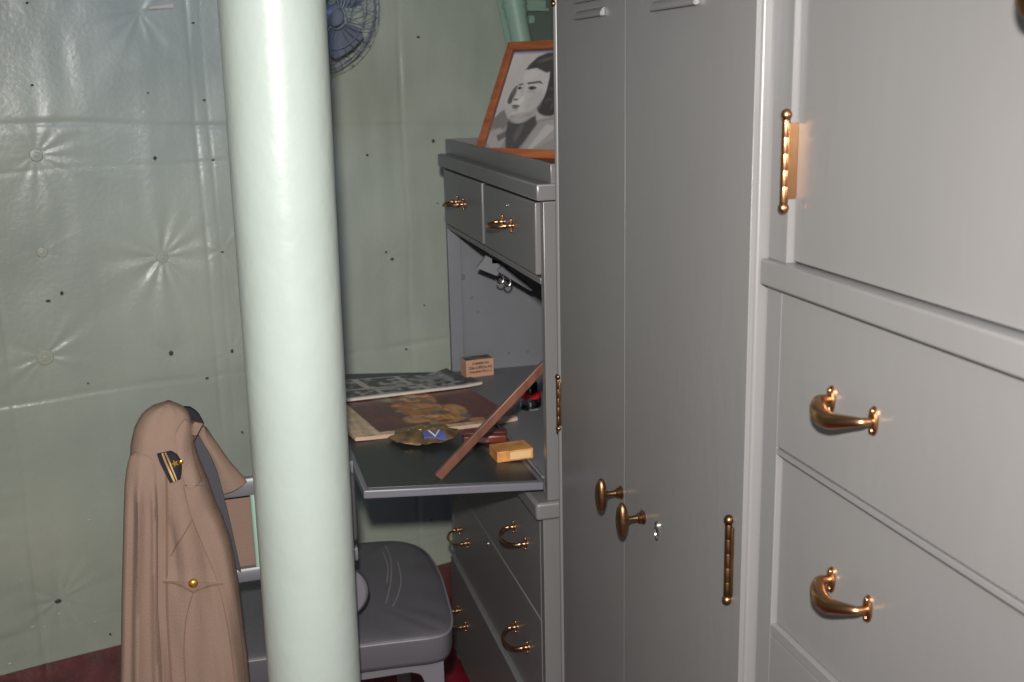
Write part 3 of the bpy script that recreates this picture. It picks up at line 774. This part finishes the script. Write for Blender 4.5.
bwm = root('magazine', (.43, 2.84, flap_z(.43)), 'magazine open at a page of black-and-white photographs, resting on the colour magazine', 'magazine')
painted('page', G, .0062, (0, 0, -1), img, bwm, PAPER)

# ------------------------------------------------------------------ brass dish with enamel badge
dc = Vector((.426, 2.396, flap_z(.43)+.001))
dish = root('brass_dish', dc, 'scalloped brass dish with a blue enamel badge on the black desk flap', 'dish')
def dish_h(r):   # height of the shell above the flap for radius r (0..1)
    return .004+.026*math.sqrt(max(0, 1-(r*.97)**2))
bm = bmesh.new(); nR, nT = 18, 96; rows = []
for i in range(nR+1):
    r = i/nR; row = []
    for k in range(nT):
        th = 2*math.pi*k/nT; sc = 1+.055*r**3*math.cos(8*th)+.02*r**4*math.cos(16*th)
        row.append(dc+Vector((.077*r*sc*math.cos(th), .062*r*sc*math.sin(th), dish_h(r)+.0025*r*r*math.cos(8*th)+.003*S(np.float64((r-.86)/.14)))))
    rows.append(row)
Vt = [[bm.verts.new(p) for p in (row if i else row[:1])] for i, row in enumerate(rows)]
Vb = [[bm.verts.new(p-Vector((0, 0, .002))) for p in (row if i else row[:1])] for i, row in enumerate(rows)]
for V_ in (Vt, Vb):
    for i in range(nR):
        for k in range(nT):
            k2 = (k+1) % nT
            if i == 0: bm.faces.new((V_[0][0], V_[1][k], V_[1][k2]))
            else: bm.faces.new((V_[i][k], V_[i+1][k], V_[i+1][k2], V_[i][k2]))
for k in range(nT): bm.faces.new((Vt[nR][k], Vb[nR][k], Vb[nR][(k+1) % nT], Vt[nR][(k+1) % nT]))
part('dish_shell', bm, DISHM, dish)
bm = bmesh.new(); lathe(bm, [(0, 0), (.032, 0), (.030, .008), (.020, .010), (0, .010)], dc, n=32); part('dish_foot', bm, BRASSD, dish)
def on_dish(x, y, lift):   # x,y offsets from the centre
    r = min(1, math.hypot(x/.077, y/.062)); return dc+Vector((x, y, dish_h(r)+.0025*r*r*math.cos(8*math.atan2(y/.062, x/.077))+lift))
bd = bmesh.new(); G = [[on_dish(-.010+.050*j/9, -.029-.022*i/5, .0030) for j in range(10)] for i in range(6)]
sheet(bd, G, .003, (0, 0, -1)); bdg = part('enamel_badge', bd, BLUEE, dish, label='blue enamel badge with a pale V')
bm = bmesh.new()
for pa in ([(.004, -.029), (.015, -.049)], [(.015, -.049), (.028, -.029)]):
    P = [on_dish(pa[0][0]+(pa[1][0]-pa[0][0])*k/5, pa[0][1]+(pa[1][1]-pa[0][1])*k/5, .0042) for k in range(6)]
    tube(bm, P, .0016, 8)
part('badge_v', bm, WHITEE, bdg)
for x, y in ((-.010, -.006), (.020, -.006), (-.034, .006), (.044, .006), (.004, .010)):
    bm = bmesh.new(); c = on_dish(x, y, -.001); ball(bm, c, .0065, 12, (1.3, .9, .6)); part('relief_boss', bm, DISHM, dish)

# ------------------------------------------------------------------ boxes on the flap
def obox(c, ux, lx, ly, z0, z1, bev=.0015):
    """box with centre c, x-axis ux (2D angle)"""
    Mx = Matrix.Translation((c[0], c[1], 0)) @ Matrix.Rotation(ux, 4, 'Z')
    bm = bmesh.new(); box(bm, -lx/2, lx/2, -ly/2, ly/2, z0, z1, bev, M=Mx); return bm, Mx
yb = root('small_box', (.598, 2.276, flap_z(.598)), 'little honey-yellow box beside the wooden stay on the desk flap', 'box')
zf = flap_z(.56)+.0008
bm, Mx = obox((.590, 2.252), math.radians(3), .082, .060, zf, zf+.024); part('box_body', bm, YBOX, yb)
bm = bmesh.new(); box(bm, -.012, .036, -.0308, -.0300, zf+.004, zf+.0205, .0003, M=Mx); part('side_label', bm, YBOXE, yb)
rb = root('leather_case', (.555, 2.385, flap_z(.555)), 'small dark red leather case behind the wooden stay', 'case')
zf = flap_z(.50)+.0008
bm, Mx = obox((.560, 2.372), math.radians(-12), .100, .062, zf, zf+.018, .004); part('case_body', bm, REDL, rb)
bm = bmesh.new(); box(bm, -.051, .051, -.010, .010, zf+.0178, zf+.0198, .0008, M=Mx); part('case_strap', bm, REDL, rb)
bm = bmesh.new(); lathe(bm, [(0, 0), (.004, 0), (.003, .002), (0, .0025)], Mx @ Vector((-.01, 0, zf+.0196)), n=12); part('snap', bm, CHROME, rb)
# carton in the back corner
ct = root('carton', (.69, 2.95, .730), 'small tan printed carton standing in the back corner of the writing cabinet', 'carton')
cp = on_z(466.5, 378.3, .731); cq = on_z(494, 374.8, .731); an = math.atan2(cq.y-cp.y, cq.x-cp.x)
lx = (cq-cp).length; ly = .045; ctr = (cp+cq)/2+Vector((-math.sin(an), math.cos(an), 0))*ly/2
Mx = Matrix.Translation((ctr.x, ctr.y, 0)) @ Matrix.Rotation(an, 4, 'Z')
bm = bmesh.new(); box(bm, -lx/2, lx/2, -ly/2, ly/2, .7305, .7800, .001, M=Mx); part('carton_body', bm, CARD, ct)
bm = bmesh.new(); box(bm, -lx/2+.001, lx/2-.001, -ly/2+.001, ly/2-.001, .7796, .7806, .0003, M=Mx); part('carton_lid', bm, CARDT, ct)
for s_, sz, zz_, xs in (('COMMERCIAL', .0084, .7692, .95), ('DEAL & SPECIAL INC', .0102, .7572, .74), ('WASHINGTON D. C.', .0084, .7456, .88)):
    Mt = Mx @ Matrix.Translation((.002, -ly/2-.0003, zz_)) @ Matrix.Rotation(math.radians(90), 4, 'X')
    text_mesh('carton_lettering', s_, sz, ct, Mt, INKT, xs)
# ink bottle
ic = on_z(533.5, 411, .7305); ic = Vector((ic.x, ic.y+.026, .7305))
ib = root('ink_bottle', ic, 'small glass ink bottle with a red collar inside the writing cabinet behind the stay', 'bottle')
bm = bmesh.new(); lathe(bm, [(0, 0), (.024, 0), (.0265, .003), (.0275, .012), (.0265, .030), (.021, .040), (.019, .044), (.017, .044), (.019, .038), (.0235, .028), (.0245, .012), (.0235, .005), (0, .004)], ic, n=40)
part('glass_body', bm, GLASS, ib)
bm = bmesh.new(); lathe(bm, [(.0235, .030), (.0272, .030), (.0255, .042), (.0200, .045), (.0190, .045), (.0190, .040)], ic, n=40)
part('red_collar', bm, REDP, ib)
bm = bmesh.new(); lathe(bm, [(0, .042), (.0175, .042), (.018, .046), (.018, .064), (.015, .072), (0, .073)], ic, n=28); part('bottle_cap', bm, INK, ib)
bm = bmesh.new(); lathe(bm, [(0, .006), (.0225, .006), (.0232, .010), (.0232, .013), (0, .013)], ic, n=28); part('ink', bm, INK, ib)

# ------------------------------------------------------------------ chair
ch = root('desk_chair', (.17, 2.42, DECK), 'grey steel desk chair with a charcoal vinyl seat, partly behind the pale green pole', 'chair')
outl = [(-.075, 2.152), (.10, 2.146), (.30, 2.136), (.380, 2.132), (.416, 2.148), (.436, 2.205), (.447, 2.310), (.456, 2.440), (.448, 2.560), (.420, 2.625),
        (.365, 2.658), (.25, 2.668), (.05, 2.666), (-.06, 2.655), (-.105, 2.60), (-.118, 2.42), (-.112, 2.23), (-.098, 2.170)]
def closed_smooth(P, m):
    out = []; n = len(P)
    for k in range(m):
        s = k/m*n; i = int(s); f = s-i
        p0, p1, p2, p3 = (Vector((*P[(i+d) % n], 0)) for d in (-1, 0, 1, 2))
        out.append(0.5*((2*p1)+(p2-p0)*f+(2*p0-5*p1+4*p2-p3)*f*f+(3*p1-p0-3*p2+p3)*f**3))
    return out
OL = closed_smooth(outl, 96); cx = Vector((.18, 2.41, 0))
bm = bmesh.new(); rings = []
for sc_, z in [(.955, .331), (.985, .334), (.996, .345), (1.0, .368), (1.0, .388), (.998, .394), (.990, .398), (.975, .401), (.93, .4045), (.8, .408), (.6, .4105), (.35, .412), (.12, .4125)]:
    rings.append([bm.verts.new(Vector((cx.x+(p.x-cx.x)*sc_, cx.y+(p.y-cx.y)*sc_, z+(.0015*math.sin(i*.9) if .6 < sc_ < .97 and z > .39 else 0)))) for i, p in enumerate(OL)])
for a, b_ in zip(rings, rings[1:]):
    for k in range(96): bm.faces.new((a[k], a[(k+1) % 96], b_[(k+1) % 96], b_[k]))
bm.faces.new(rings[0]); bm.faces.new(rings[-1])
seat = part('seat', bm, VINYL, ch, smooth=60)
bm = bmesh.new(); tube(bm, [Vector((cx.x+(p.x-cx.x)*.998, cx.y+(p.y-cx.y)*.998, .3950)) for p in OL], .0032, 8, closed=True)
part('piping', bm, PIPING, seat)
for P in ([(386, 546), (391, 560), (391, 580), (386, 603)], [(398, 562), (401, 578), (399, 592), (393, 606)], [(383, 552), (388, 566), (387, 582)]):
    bm = bmesh.new(); tube(bm, catmull([on_z(x, y, .4115) for x, y in P], 14), .0016, 6, flat=.4); part('crease', bm, SCRATCH, seat)
# under-frame with arched apron and legs
bm = bmesh.new()
def apron(bm, A, Bp, th=.018, ztop=.330, leg=.042, hgt=.020, zfoot=DECK):
    A = Vector(A); Bp = Vector(Bp); d = (Bp-A).normalized(); L_ = (Bp-A).length; nrm = Vector((-d.y, d.x, 0))*th
    prof = [(0, zfoot), (leg*.7, zfoot), (leg, ztop-hgt-.03), (leg+.008, ztop-hgt-.008), (leg+.03, ztop-hgt), (L_-leg-.03, ztop-hgt), (L_-leg-.008, ztop-hgt-.008), (L_-leg, ztop-hgt-.03), (L_-leg*.7, zfoot), (L_, zfoot), (L_, ztop), (0, ztop)]
    prism(bm, [A+d*a+Vector((0, 0, z)) for a, z in prof], [A+d*a+nrm+Vector((0, 0, z)) for a, z in prof])
for nm, A, Bp in (('side_frame', (-.06, 2.152, 0), (.404, 2.152, 0)), ('side_frame', (-.06, 2.625, 0), (.404, 2.625, 0))):
    bm = bmesh.new(); apron(bm, A, Bp); bmesh.ops.recalc_face_normals(bm, faces=bm.faces); bmesh.ops.bevel(bm, geom=[e for e in bm.edges if e.calc_face_angle(0) > .5], offset=.003, segments=2, affect='EDGES')
    part(nm, bm, STEEL, ch)
part('cross_rail', B(-.055, -.035, 2.17, 2.625, .292, .329), STEEL, ch); part('cross_rail', B(.380, .400, 2.17, 2.625, .292, .329), STEEL, ch)
part('glide', B(-.062, -.026, 2.150, 2.172, DECK-.0, DECK+.008, .001), RUBBER, ch)
# backrest: two bowed rails between uprights
BY = 2.118
def bow(x): return BY+.030*(1-((x-.045)/.19)**2)*-0.0+.018*((x-.045)/.19)**2
def rail(z0, z1, y_off=0, th=.016, x0=-.145, x1=.232):
    bm = bmesh.new(); n = 22; R = []
    for k in range(n+1):
        x = x0+(x1-x0)*k/n; y = bow(x)+y_off; tl = (x-x0)*.035
        R.append([Vector((x, y, z0+tl)), Vector((x, y-.003, z0+.005+tl)), Vector((x, y-.003, z1-.005+tl)), Vector((x, y, z1+tl)), Vector((x, y+th-.003, z1+tl)), Vector((x, y+th, z1-.005+tl)), Vector((x, y+th, z0+.005+tl)), Vector((x, y+th-.003, z0+tl))])
    V_ = [[bm.verts.new(p) for p in r] for r in R]
    for a, b_ in zip(V_, V_[1:]):
        for j in range(8): bm.faces.new((a[j], a[(j+1) % 8], b_[(j+1) % 8], b_[j]))
    bm.faces.new(V_[0]); bm.faces.new(V_[-1]); return bm
part('top_rail', rail(.757, .792), STEEL, ch); part('lower_rail', rail(.578, .606), STEEL, ch)
bm = bmesh.new(); tube(bm, [(.036, bow(.036)+.008, .60), (.035, bow(.036)+.008, .77)], .0075, 12); part('back_slat', bm, PIPEG, ch)
for x in (-.128, .188):
    yq = bow(x)+.030
    bm = bmesh.new(); tube(bm, [(x, 2.124, .300), (x, 2.124, .45), (x, yq-.010, .60), (x, yq-.004, .775)], .0105, 12); part('back_upright', bm, STEEL, ch)
bm = bmesh.new(); box(bm, .062, .234, 2.118, 2.150, .634, .786, .014, 4); part('back_pad', bm, VINYL, ch, label='charcoal back pad')
c = on_y(343.5, 593, 2.125); bm = bmesh.new()
lathe(bm, [(0, -.014), (.049, -.014), (.049, .004), (.044, .009), (.012, .010), (0, .010)], c, (0, -1, 0), n=40, sy=1.08); hb = part('back_bracket', bm, STEEL, ch, label='pale round pivot bracket')
bm = bmesh.new(); tube(bm, [c+Vector((.050*math.cos(t), .003, .054*math.sin(t))) for t in [k*2*math.pi/40 for k in range(40)]], .0026, 8, closed=True); part('bracket_rim', bm, RUBBER, hb)

# ------------------------------------------------------------------ uniform jacket over the chair back
jk = root('uniform_jacket', (-.12, 2.07, .30), 'khaki officer uniform jacket with shoulder board draped over the desk chair back', 'jacket')
rowsL = [(402.5, 165, 172), (405, 154, 181), (410, 146, 187), (418, 139, 191), (430, 133.5, 193), (445, 130.5, 195), (458, 130, 199), (470, 131, 204), (485, 133, 210),
         (500, 134, 215), (520, 134, 224), (540, 133, 231), (560, 132, 235), (585, 131, 239), (620, 130, 243), (660, 129, 248), (700, 128, 251), (740, 129, 253), (775, 133, 254)]
JY = 2.062
def jrows(rows, cy, hd, m, n=64, folds=None, p=2.4):
    ys = [r[0] for r in rows]; R = []
    for k in range(m):
        y = ys[0]+(ys[-1]-ys[0])*(k/(m-1))
        i = max(j for j in range(len(ys)-1) if ys[j] <= y+1e-6); f = (y-ys[i])/(ys[i+1]-ys[i])
        f = f*f*(3-2*f)*.5+f*.5
        xl = rows[i][1]*(1-f)+rows[i+1][1]*f; xr = rows[i][2]*(1-f)+rows[i+1][2]*f
        cyv = cy(y) if callable(cy) else cy; h = hd(y)
        L_ = on_y(xl, y, cyv); Rr = on_y(xr, y, cyv); c = (L_+Rr)/2; a = (Rr-L_).length/2; u = (Rr-L_).normalized()
        ring = []
        for q in range(n):
            t = 2*math.pi*q/n; ct_, st_ = math.cos(t), math.sin(t)
            ex = math.copysign(abs(ct_)**(2/p), ct_); ey = math.copysign(abs(st_)**(2/p), st_)
            w_ = folds(ex, y, q, st_) if folds else 0
            ring.append(c+u*a*ex+Vector((0, -1, 0))*(h*ey+w_))
        R.append(ring)
    return R
def skin(bm, R):
    V_ = [[bm.verts.new(p) for p in r] for r in R]; n = len(R[0])
    for a, b_ in zip(V_, V_[1:]):
        for j in range(n): bm.faces.new((a[j], a[(j+1) % n], b_[(j+1) % n], b_[j]))
    bm.faces.new(V_[0]); bm.faces.new(V_[-1])
def body_fold(ex, y, q, st_):
    if st_ < 0: return 0
    k = S(np.float64((y-470)/60)); f = 0
    f += .0065*k*math.sin(ex*8+(y-500)*.014)+.004*k*math.sin(ex*15-(y)*.035+1)*noise.noise(Vector((ex*3, y*.01, 5)))*2
    f += .005*noise.noise(Vector((ex*2.2, y*.012, 3.1)))
    if 420 < y < 500: f += .004*math.sin(ex*11+y*.09)*(1-abs(y-460)/40)*S(np.float64(ex+.3))
    return f*math.sqrt(max(0, st_))
RB = jrows(rowsL, lambda y: JY-.010*S(np.float64((y-470)/120)), lambda y: .012+.050*math.sqrt(min(1, (y-402)/70)), 90, 96, body_fold)
bm = bmesh.new(); skin(bm, RB); bmesh.ops.recalc_face_normals(bm, faces=bm.faces); jbv = BVHTree.FromBMesh(bm)
part('jacket_body', bm, KHAKI, jk, smooth=70)
rowsS = [(452, 134, 152), (456, 130, 158), (463, 127.5, 161), (472, 126, 162), (485, 124.5, 162), (520, 123.5, 164), (560, 122.5, 165), (600, 121.5, 166), (650, 121, 169), (700, 120, 173), (730, 121, 174)]
def sl_fold(ex, y, q, st_):
    if st_ < 0: return 0
    k = S(np.float64((y-462)/50))
    return (k*(.0060*math.sin(ex*8.5+1+.004*y)+.002*math.sin(ex*15+.01*y))+.003*noise.noise(Vector((ex*2, y*.01, 9))))*math.sqrt(max(0, st_))
RS = jrows(rowsS, lambda y: 2.026-.004*S(np.float64((y-470)/80)), lambda y: .010+.022*math.sqrt(min(1, (y-451)/40)), 70, 64, sl_fold, 2.2)
bm = bmesh.new(); skin(bm, RS); bmesh.ops.recalc_face_normals(bm, faces=bm.faces); sbv = BVHTree.FromBMesh(bm)
part('sleeve', bm, KHAKI, jk, smooth=70)
O3 = Vector((0, 0, EYE))
def on_jacket(px, py, lift, dflt):
    d = ray(px, py).normalized(); best = None
    for bv in (jbv, sbv):
        h = bv.ray_cast(O3, d)
        if h[0] is not None and (best is None or h[3] < best[1]): best = (h[0], h[3])
    if best is None: return on_y(px, py, dflt)-d*lift
    return best[0]-d*lift
def patch(name, left, right, m, parent, lift=.004, dflt=2.03, thick=.004, nu=24, nv=10, free=None, bulge=0, label=None, lift0=None):
    Lp = catmull([(a, b_, 0) for a, b_ in left], nu); Rp = catmull([(a, b_, 0) for a, b_ in right], nu); G = []
    for i in range(nu):
        row = []
        for j in range(nv):
            f = j/(nv-1); p = Lp[i].lerp(Rp[i], f); bl = bulge*math.sin(math.pi*f)
            q = on_y(p.x, p.y, free(i/(nu-1), f)) if free else on_jacket(p.x, p.y, (lift if lift0 is None else lift0+(lift-lift0)*i/(nu-1))+bl, dflt)
            row.append(q+(Vector((0, -bl, 0)) if free else Vector((0, 0, 0))))
        G.append(row)
    bm = bmesh.new(); sheet(bm, G, thick, (0, 1, 0)); return part(name, bm, m, parent, smooth=60, label=label)
patch('front_panel', [(184, 486), (191, 515), (203, 545), (217, 580), (228, 625), (234, 670), (238, 715)],
      [(206, 486), (217, 505), (229, 537), (235, 575), (240, 620), (245, 670), (248, 715)], KHAKI, jk, lift=.0045, thick=.006, nu=40)
patch('collar', [(184, 420), (176, 434), (177, 451), (181, 466), (184, 480), (190, 490)], [(203, 424), (197, 435), (193, 446), (195, 460), (199, 472), (202, 480)], KHAKI, jk, lift=.007, dflt=2.052, thick=.006, nu=40, bulge=.004)
patch('far_lapel', [(203, 425), (197, 437), (206, 452), (214, 466), (219, 481), (224, 494)], [(206, 428), (214, 440), (223, 453), (231, 464), (239, 473), (247, 482)], KHAKI, jk,
      free=lambda s, f: 2.085+.015*s+.01*f, thick=.012, nu=30, bulge=.010)
patch('far_front', [(222, 488), (228, 520), (231, 550), (233, 575)], [(262, 488), (264, 520), (264, 550), (262, 575)], KHAKI, jk, free=lambda s, f: 2.165, thick=.006, nu=16)
patch('lining', [(195, 436), (192, 448), (199, 474), (209, 497), (225, 532), (233, 566)], [(199, 436), (209, 454), (216, 470), (221, 486), (230, 522), (241, 572)], LINING, jk,
      free=lambda s, f: 2.078+.012*s, thick=.010, nu=30, label='dark grey inside lining')
patch('tie_loop', [(178, 407.5), (184, 417), (188, 425)], [(190, 408), (198, 414), (204, 424.5)], BLACKC, jk, free=lambda s, f: 2.070, thick=.012, nu=10, nv=5, label='black neckband')
eb = patch('shoulder_board', [(157, 454.5), (160, 463), (165, 473), (170, 483)], [(171, 451.5), (179, 457), (182, 466), (180.5, 479)], BLACKC, jk, lift=.009, thick=.006, nu=16, bulge=.003, label='black shoulder board with gold stripes')
patch('gold_stripe', [(161.5, 453.5), (164.5, 462), (169, 472), (173.5, 482)], [(163.3, 453), (166.5, 461.5), (171, 471.5), (175.3, 481.5)], GOLD, eb, lift=.0128, thick=.002, nu=14, nv=4)
patch('gold_stripe', [(164.6, 452.7), (168, 461), (172.3, 471), (176.5, 481)], [(166, 452.4), (169.6, 460.6), (173.6, 470.6), (177.7, 480.8)], GOLD, eb, lift=.0128, thick=.002, nu=14, nv=4)
c = on_jacket(175, 463.5, .015, 2.03); bm = bmesh.new(); pts = []
for k in range(10):
    r = .0075 if k % 2 == 0 else .0032; t = math.pi/2+k*math.pi/5+.4; pts.append(c+Vector((r*math.cos(t), 0, r*math.sin(t))))
prism(bm, pts, [p+Vector((0, .003, 0)) for p in pts]); part('star', bm, GOLDM, eb)
c = on_jacket(181, 462, .012, 2.03); bm = bmesh.new(); ball(bm, c, .0042, 12, (1, .5, 1)); part('board_button', bm, GOLDM, eb)
# pocket flap with pointed lower edge, and its button
patch('pocket_flap', [(163, 560), (163, 570), (163, 581)], [(216, 560), (220, 571), (222, 583)], KHAKI, jk, lift=.0035, thick=.004, nu=14, nv=16, lift0=-.003)
Pn = [(163, 582), (172, 582.5), (180, 585), (188, 589), (193, 591.5), (199, 589.5), (207, 586.5), (216, 584.5), (223, 584)]
bm = bmesh.new(); tube(bm, [on_jacket(x, y, .004, 2.03) for x, y in [(p.x, p.y) for p in catmull([(a, b_, 0) for a, b_ in Pn], 40)]], .0016, 6); part('pocket_seam', bm, KHAKI2, jk)
for Pn, r in (([(166, 470), (167, 500), (167, 540), (167, 600), (170, 660), (173, 700)], .0024), ([(184, 487), (192, 518), (204, 547), (218, 582), (228, 627), (234, 672), (238, 712)], .0015), ([(192, 520), (184, 534), (176, 546), (171, 556)], .0012),
              ([(193, 592), (186, 620), (184, 655), (187, 700)], .0010)):
    bm = bmesh.new(); tube(bm, [on_jacket(p.x, p.y, .002 if r < .002 else .0005, 2.03) for p in catmull([(a, b_, 0) for a, b_ in Pn], 50)], r, 6); part('seam', bm, KHAKI2, jk)
c = on_jacket(193, 583, .004, 2.03); bm = bmesh.new(); lathe(bm, [(0, 0), (.0085, 0), (.0085, .002), (.0065, .0045), (.003, .006), (0, .0062)], c, (0, -1, .12), n=20); part('button', bm, GOLDM, jk, label='shiny gold button')

# ------------------------------------------------------------------ wall fan
fc = on_wall(324, 12, .30); fr = .170
fan = root('wall_fan', fc, 'grey-blue caged fan mounted high on the hull wall, partly behind the pole', 'fan')
fd = Vector((.42, -.86, -.28)).normalized(); fa = fd.cross(Vector((0, 0, 1))).normalized(); fb2 = fd.cross(fa).normalized()
def fp(r, t, h): return fc+fa*(r*math.cos(t))+fb2*(r*math.sin(t))+fd*h
bm = bmesh.new(); WR = .0011
def ring(bm, r, h, w=WR, n=64): tube(bm, [fp(r, 2*math.pi*k/n, h) for k in range(n)], w, 6, closed=True)
for r, h, w_ in ((fr, 0, .0026), (fr*.97, .030, WR), (fr*.97, -.035, WR), (fr*.80, .052, WR), (fr*.52, .064, WR), (.030, .070, .002), (fr*.78, -.060, WR), (.045, -.072, .002)): ring(bm, r, h, w_)
NSP = 26
for k in range(NSP):
    t = 2*math.pi*k/NSP; tw = .35
    P = [fp(.030, t-tw, .070), fp(fr*.52, t-tw*.6, .064), fp(fr*.80, t-tw*.2, .052), fp(fr*.97, t, .030), fp(fr, t, 0), fp(fr*.97, t, -.035), fp(fr*.78, t, -.060), fp(.045, t, -.072)]
    tube(bm, catmull(P, 22), WR, 5)
part('cage', bm, WIRE, fan, label='thin wire guard')
bm = bmesh.new(); lathe(bm, [(0, 0), (.022, .002), (.030, .012), (.030, .020), (0, .020)], fp(0, 0, .066), -fd, n=24); part('cage_badge', bm, FANM, fan)
for q in range(4):
    bm = bmesh.new(); G = []
    for i in range(12):
        r = .022+(fr*.84-.022)*i/11; row = []
        for j in range(9):
            f = j/8-.5; wd = (.35+.55*math.sin(min(1, i/9)*math.pi*.55))*(1 if i < 10 else (1-.12*(i-9)))
            t = q*math.pi/2+.75+f*wd*1.1; row.append(fp(r, t, f*.030*(1-.3*i/11)+.006))
        G.append(row)
    sheet(bm, G, .0015, fd); part('blade', bm, FANM, fan)
bm = bmesh.new(); lathe(bm, [(0, .0), (.034, .0), (.050, .02), (.052, .08), (.040, .105), (.015, .115), (0, .116)], fp(0, 0, -.035), -fd, n=32); mo = part('motor', bm, FANM, fan)
bm = bmesh.new(); lathe(bm, [(0, 0), (.024, 0), (.024, .05), (.018, .056), (0, .056)], fp(0, 0, -.030), fd, n=24); part('hub', bm, FANM, fan)
fw_ = Vector(fp(0, 0, -.10)); wq = WN*(WD-.004)+WT*(fw_.dot(WT))+Vector((0, 0, fw_.z-.04))
bm = bmesh.new(); tube(bm, catmull([fw_, fw_+Vector((0, .01, -.05)), (fw_+wq)/2+Vector((0, 0, -.06)), wq], 14), .011, 12)
lathe(bm, [(0, 0), (.045, 0), (.045, .008), (.02, .014), (0, .014)], wq+WN*.006, NW, n=28); part('wall_bracket', bm, FANM, fan)

# ------------------------------------------------------------------ survey units -> metres, deck at z = 0
done = set()
for o in list(SC.objects):
    o.location = o.location*UNIT
    if o.parent is None: o.location.z += -DECK*UNIT
    if o.type == 'MESH' and o.data.name not in done:
        done.add(o.data.name); o.data.transform(Matrix.Scale(UNIT, 4)); o.data.update()
cam.dof.focus_distance *= UNIT
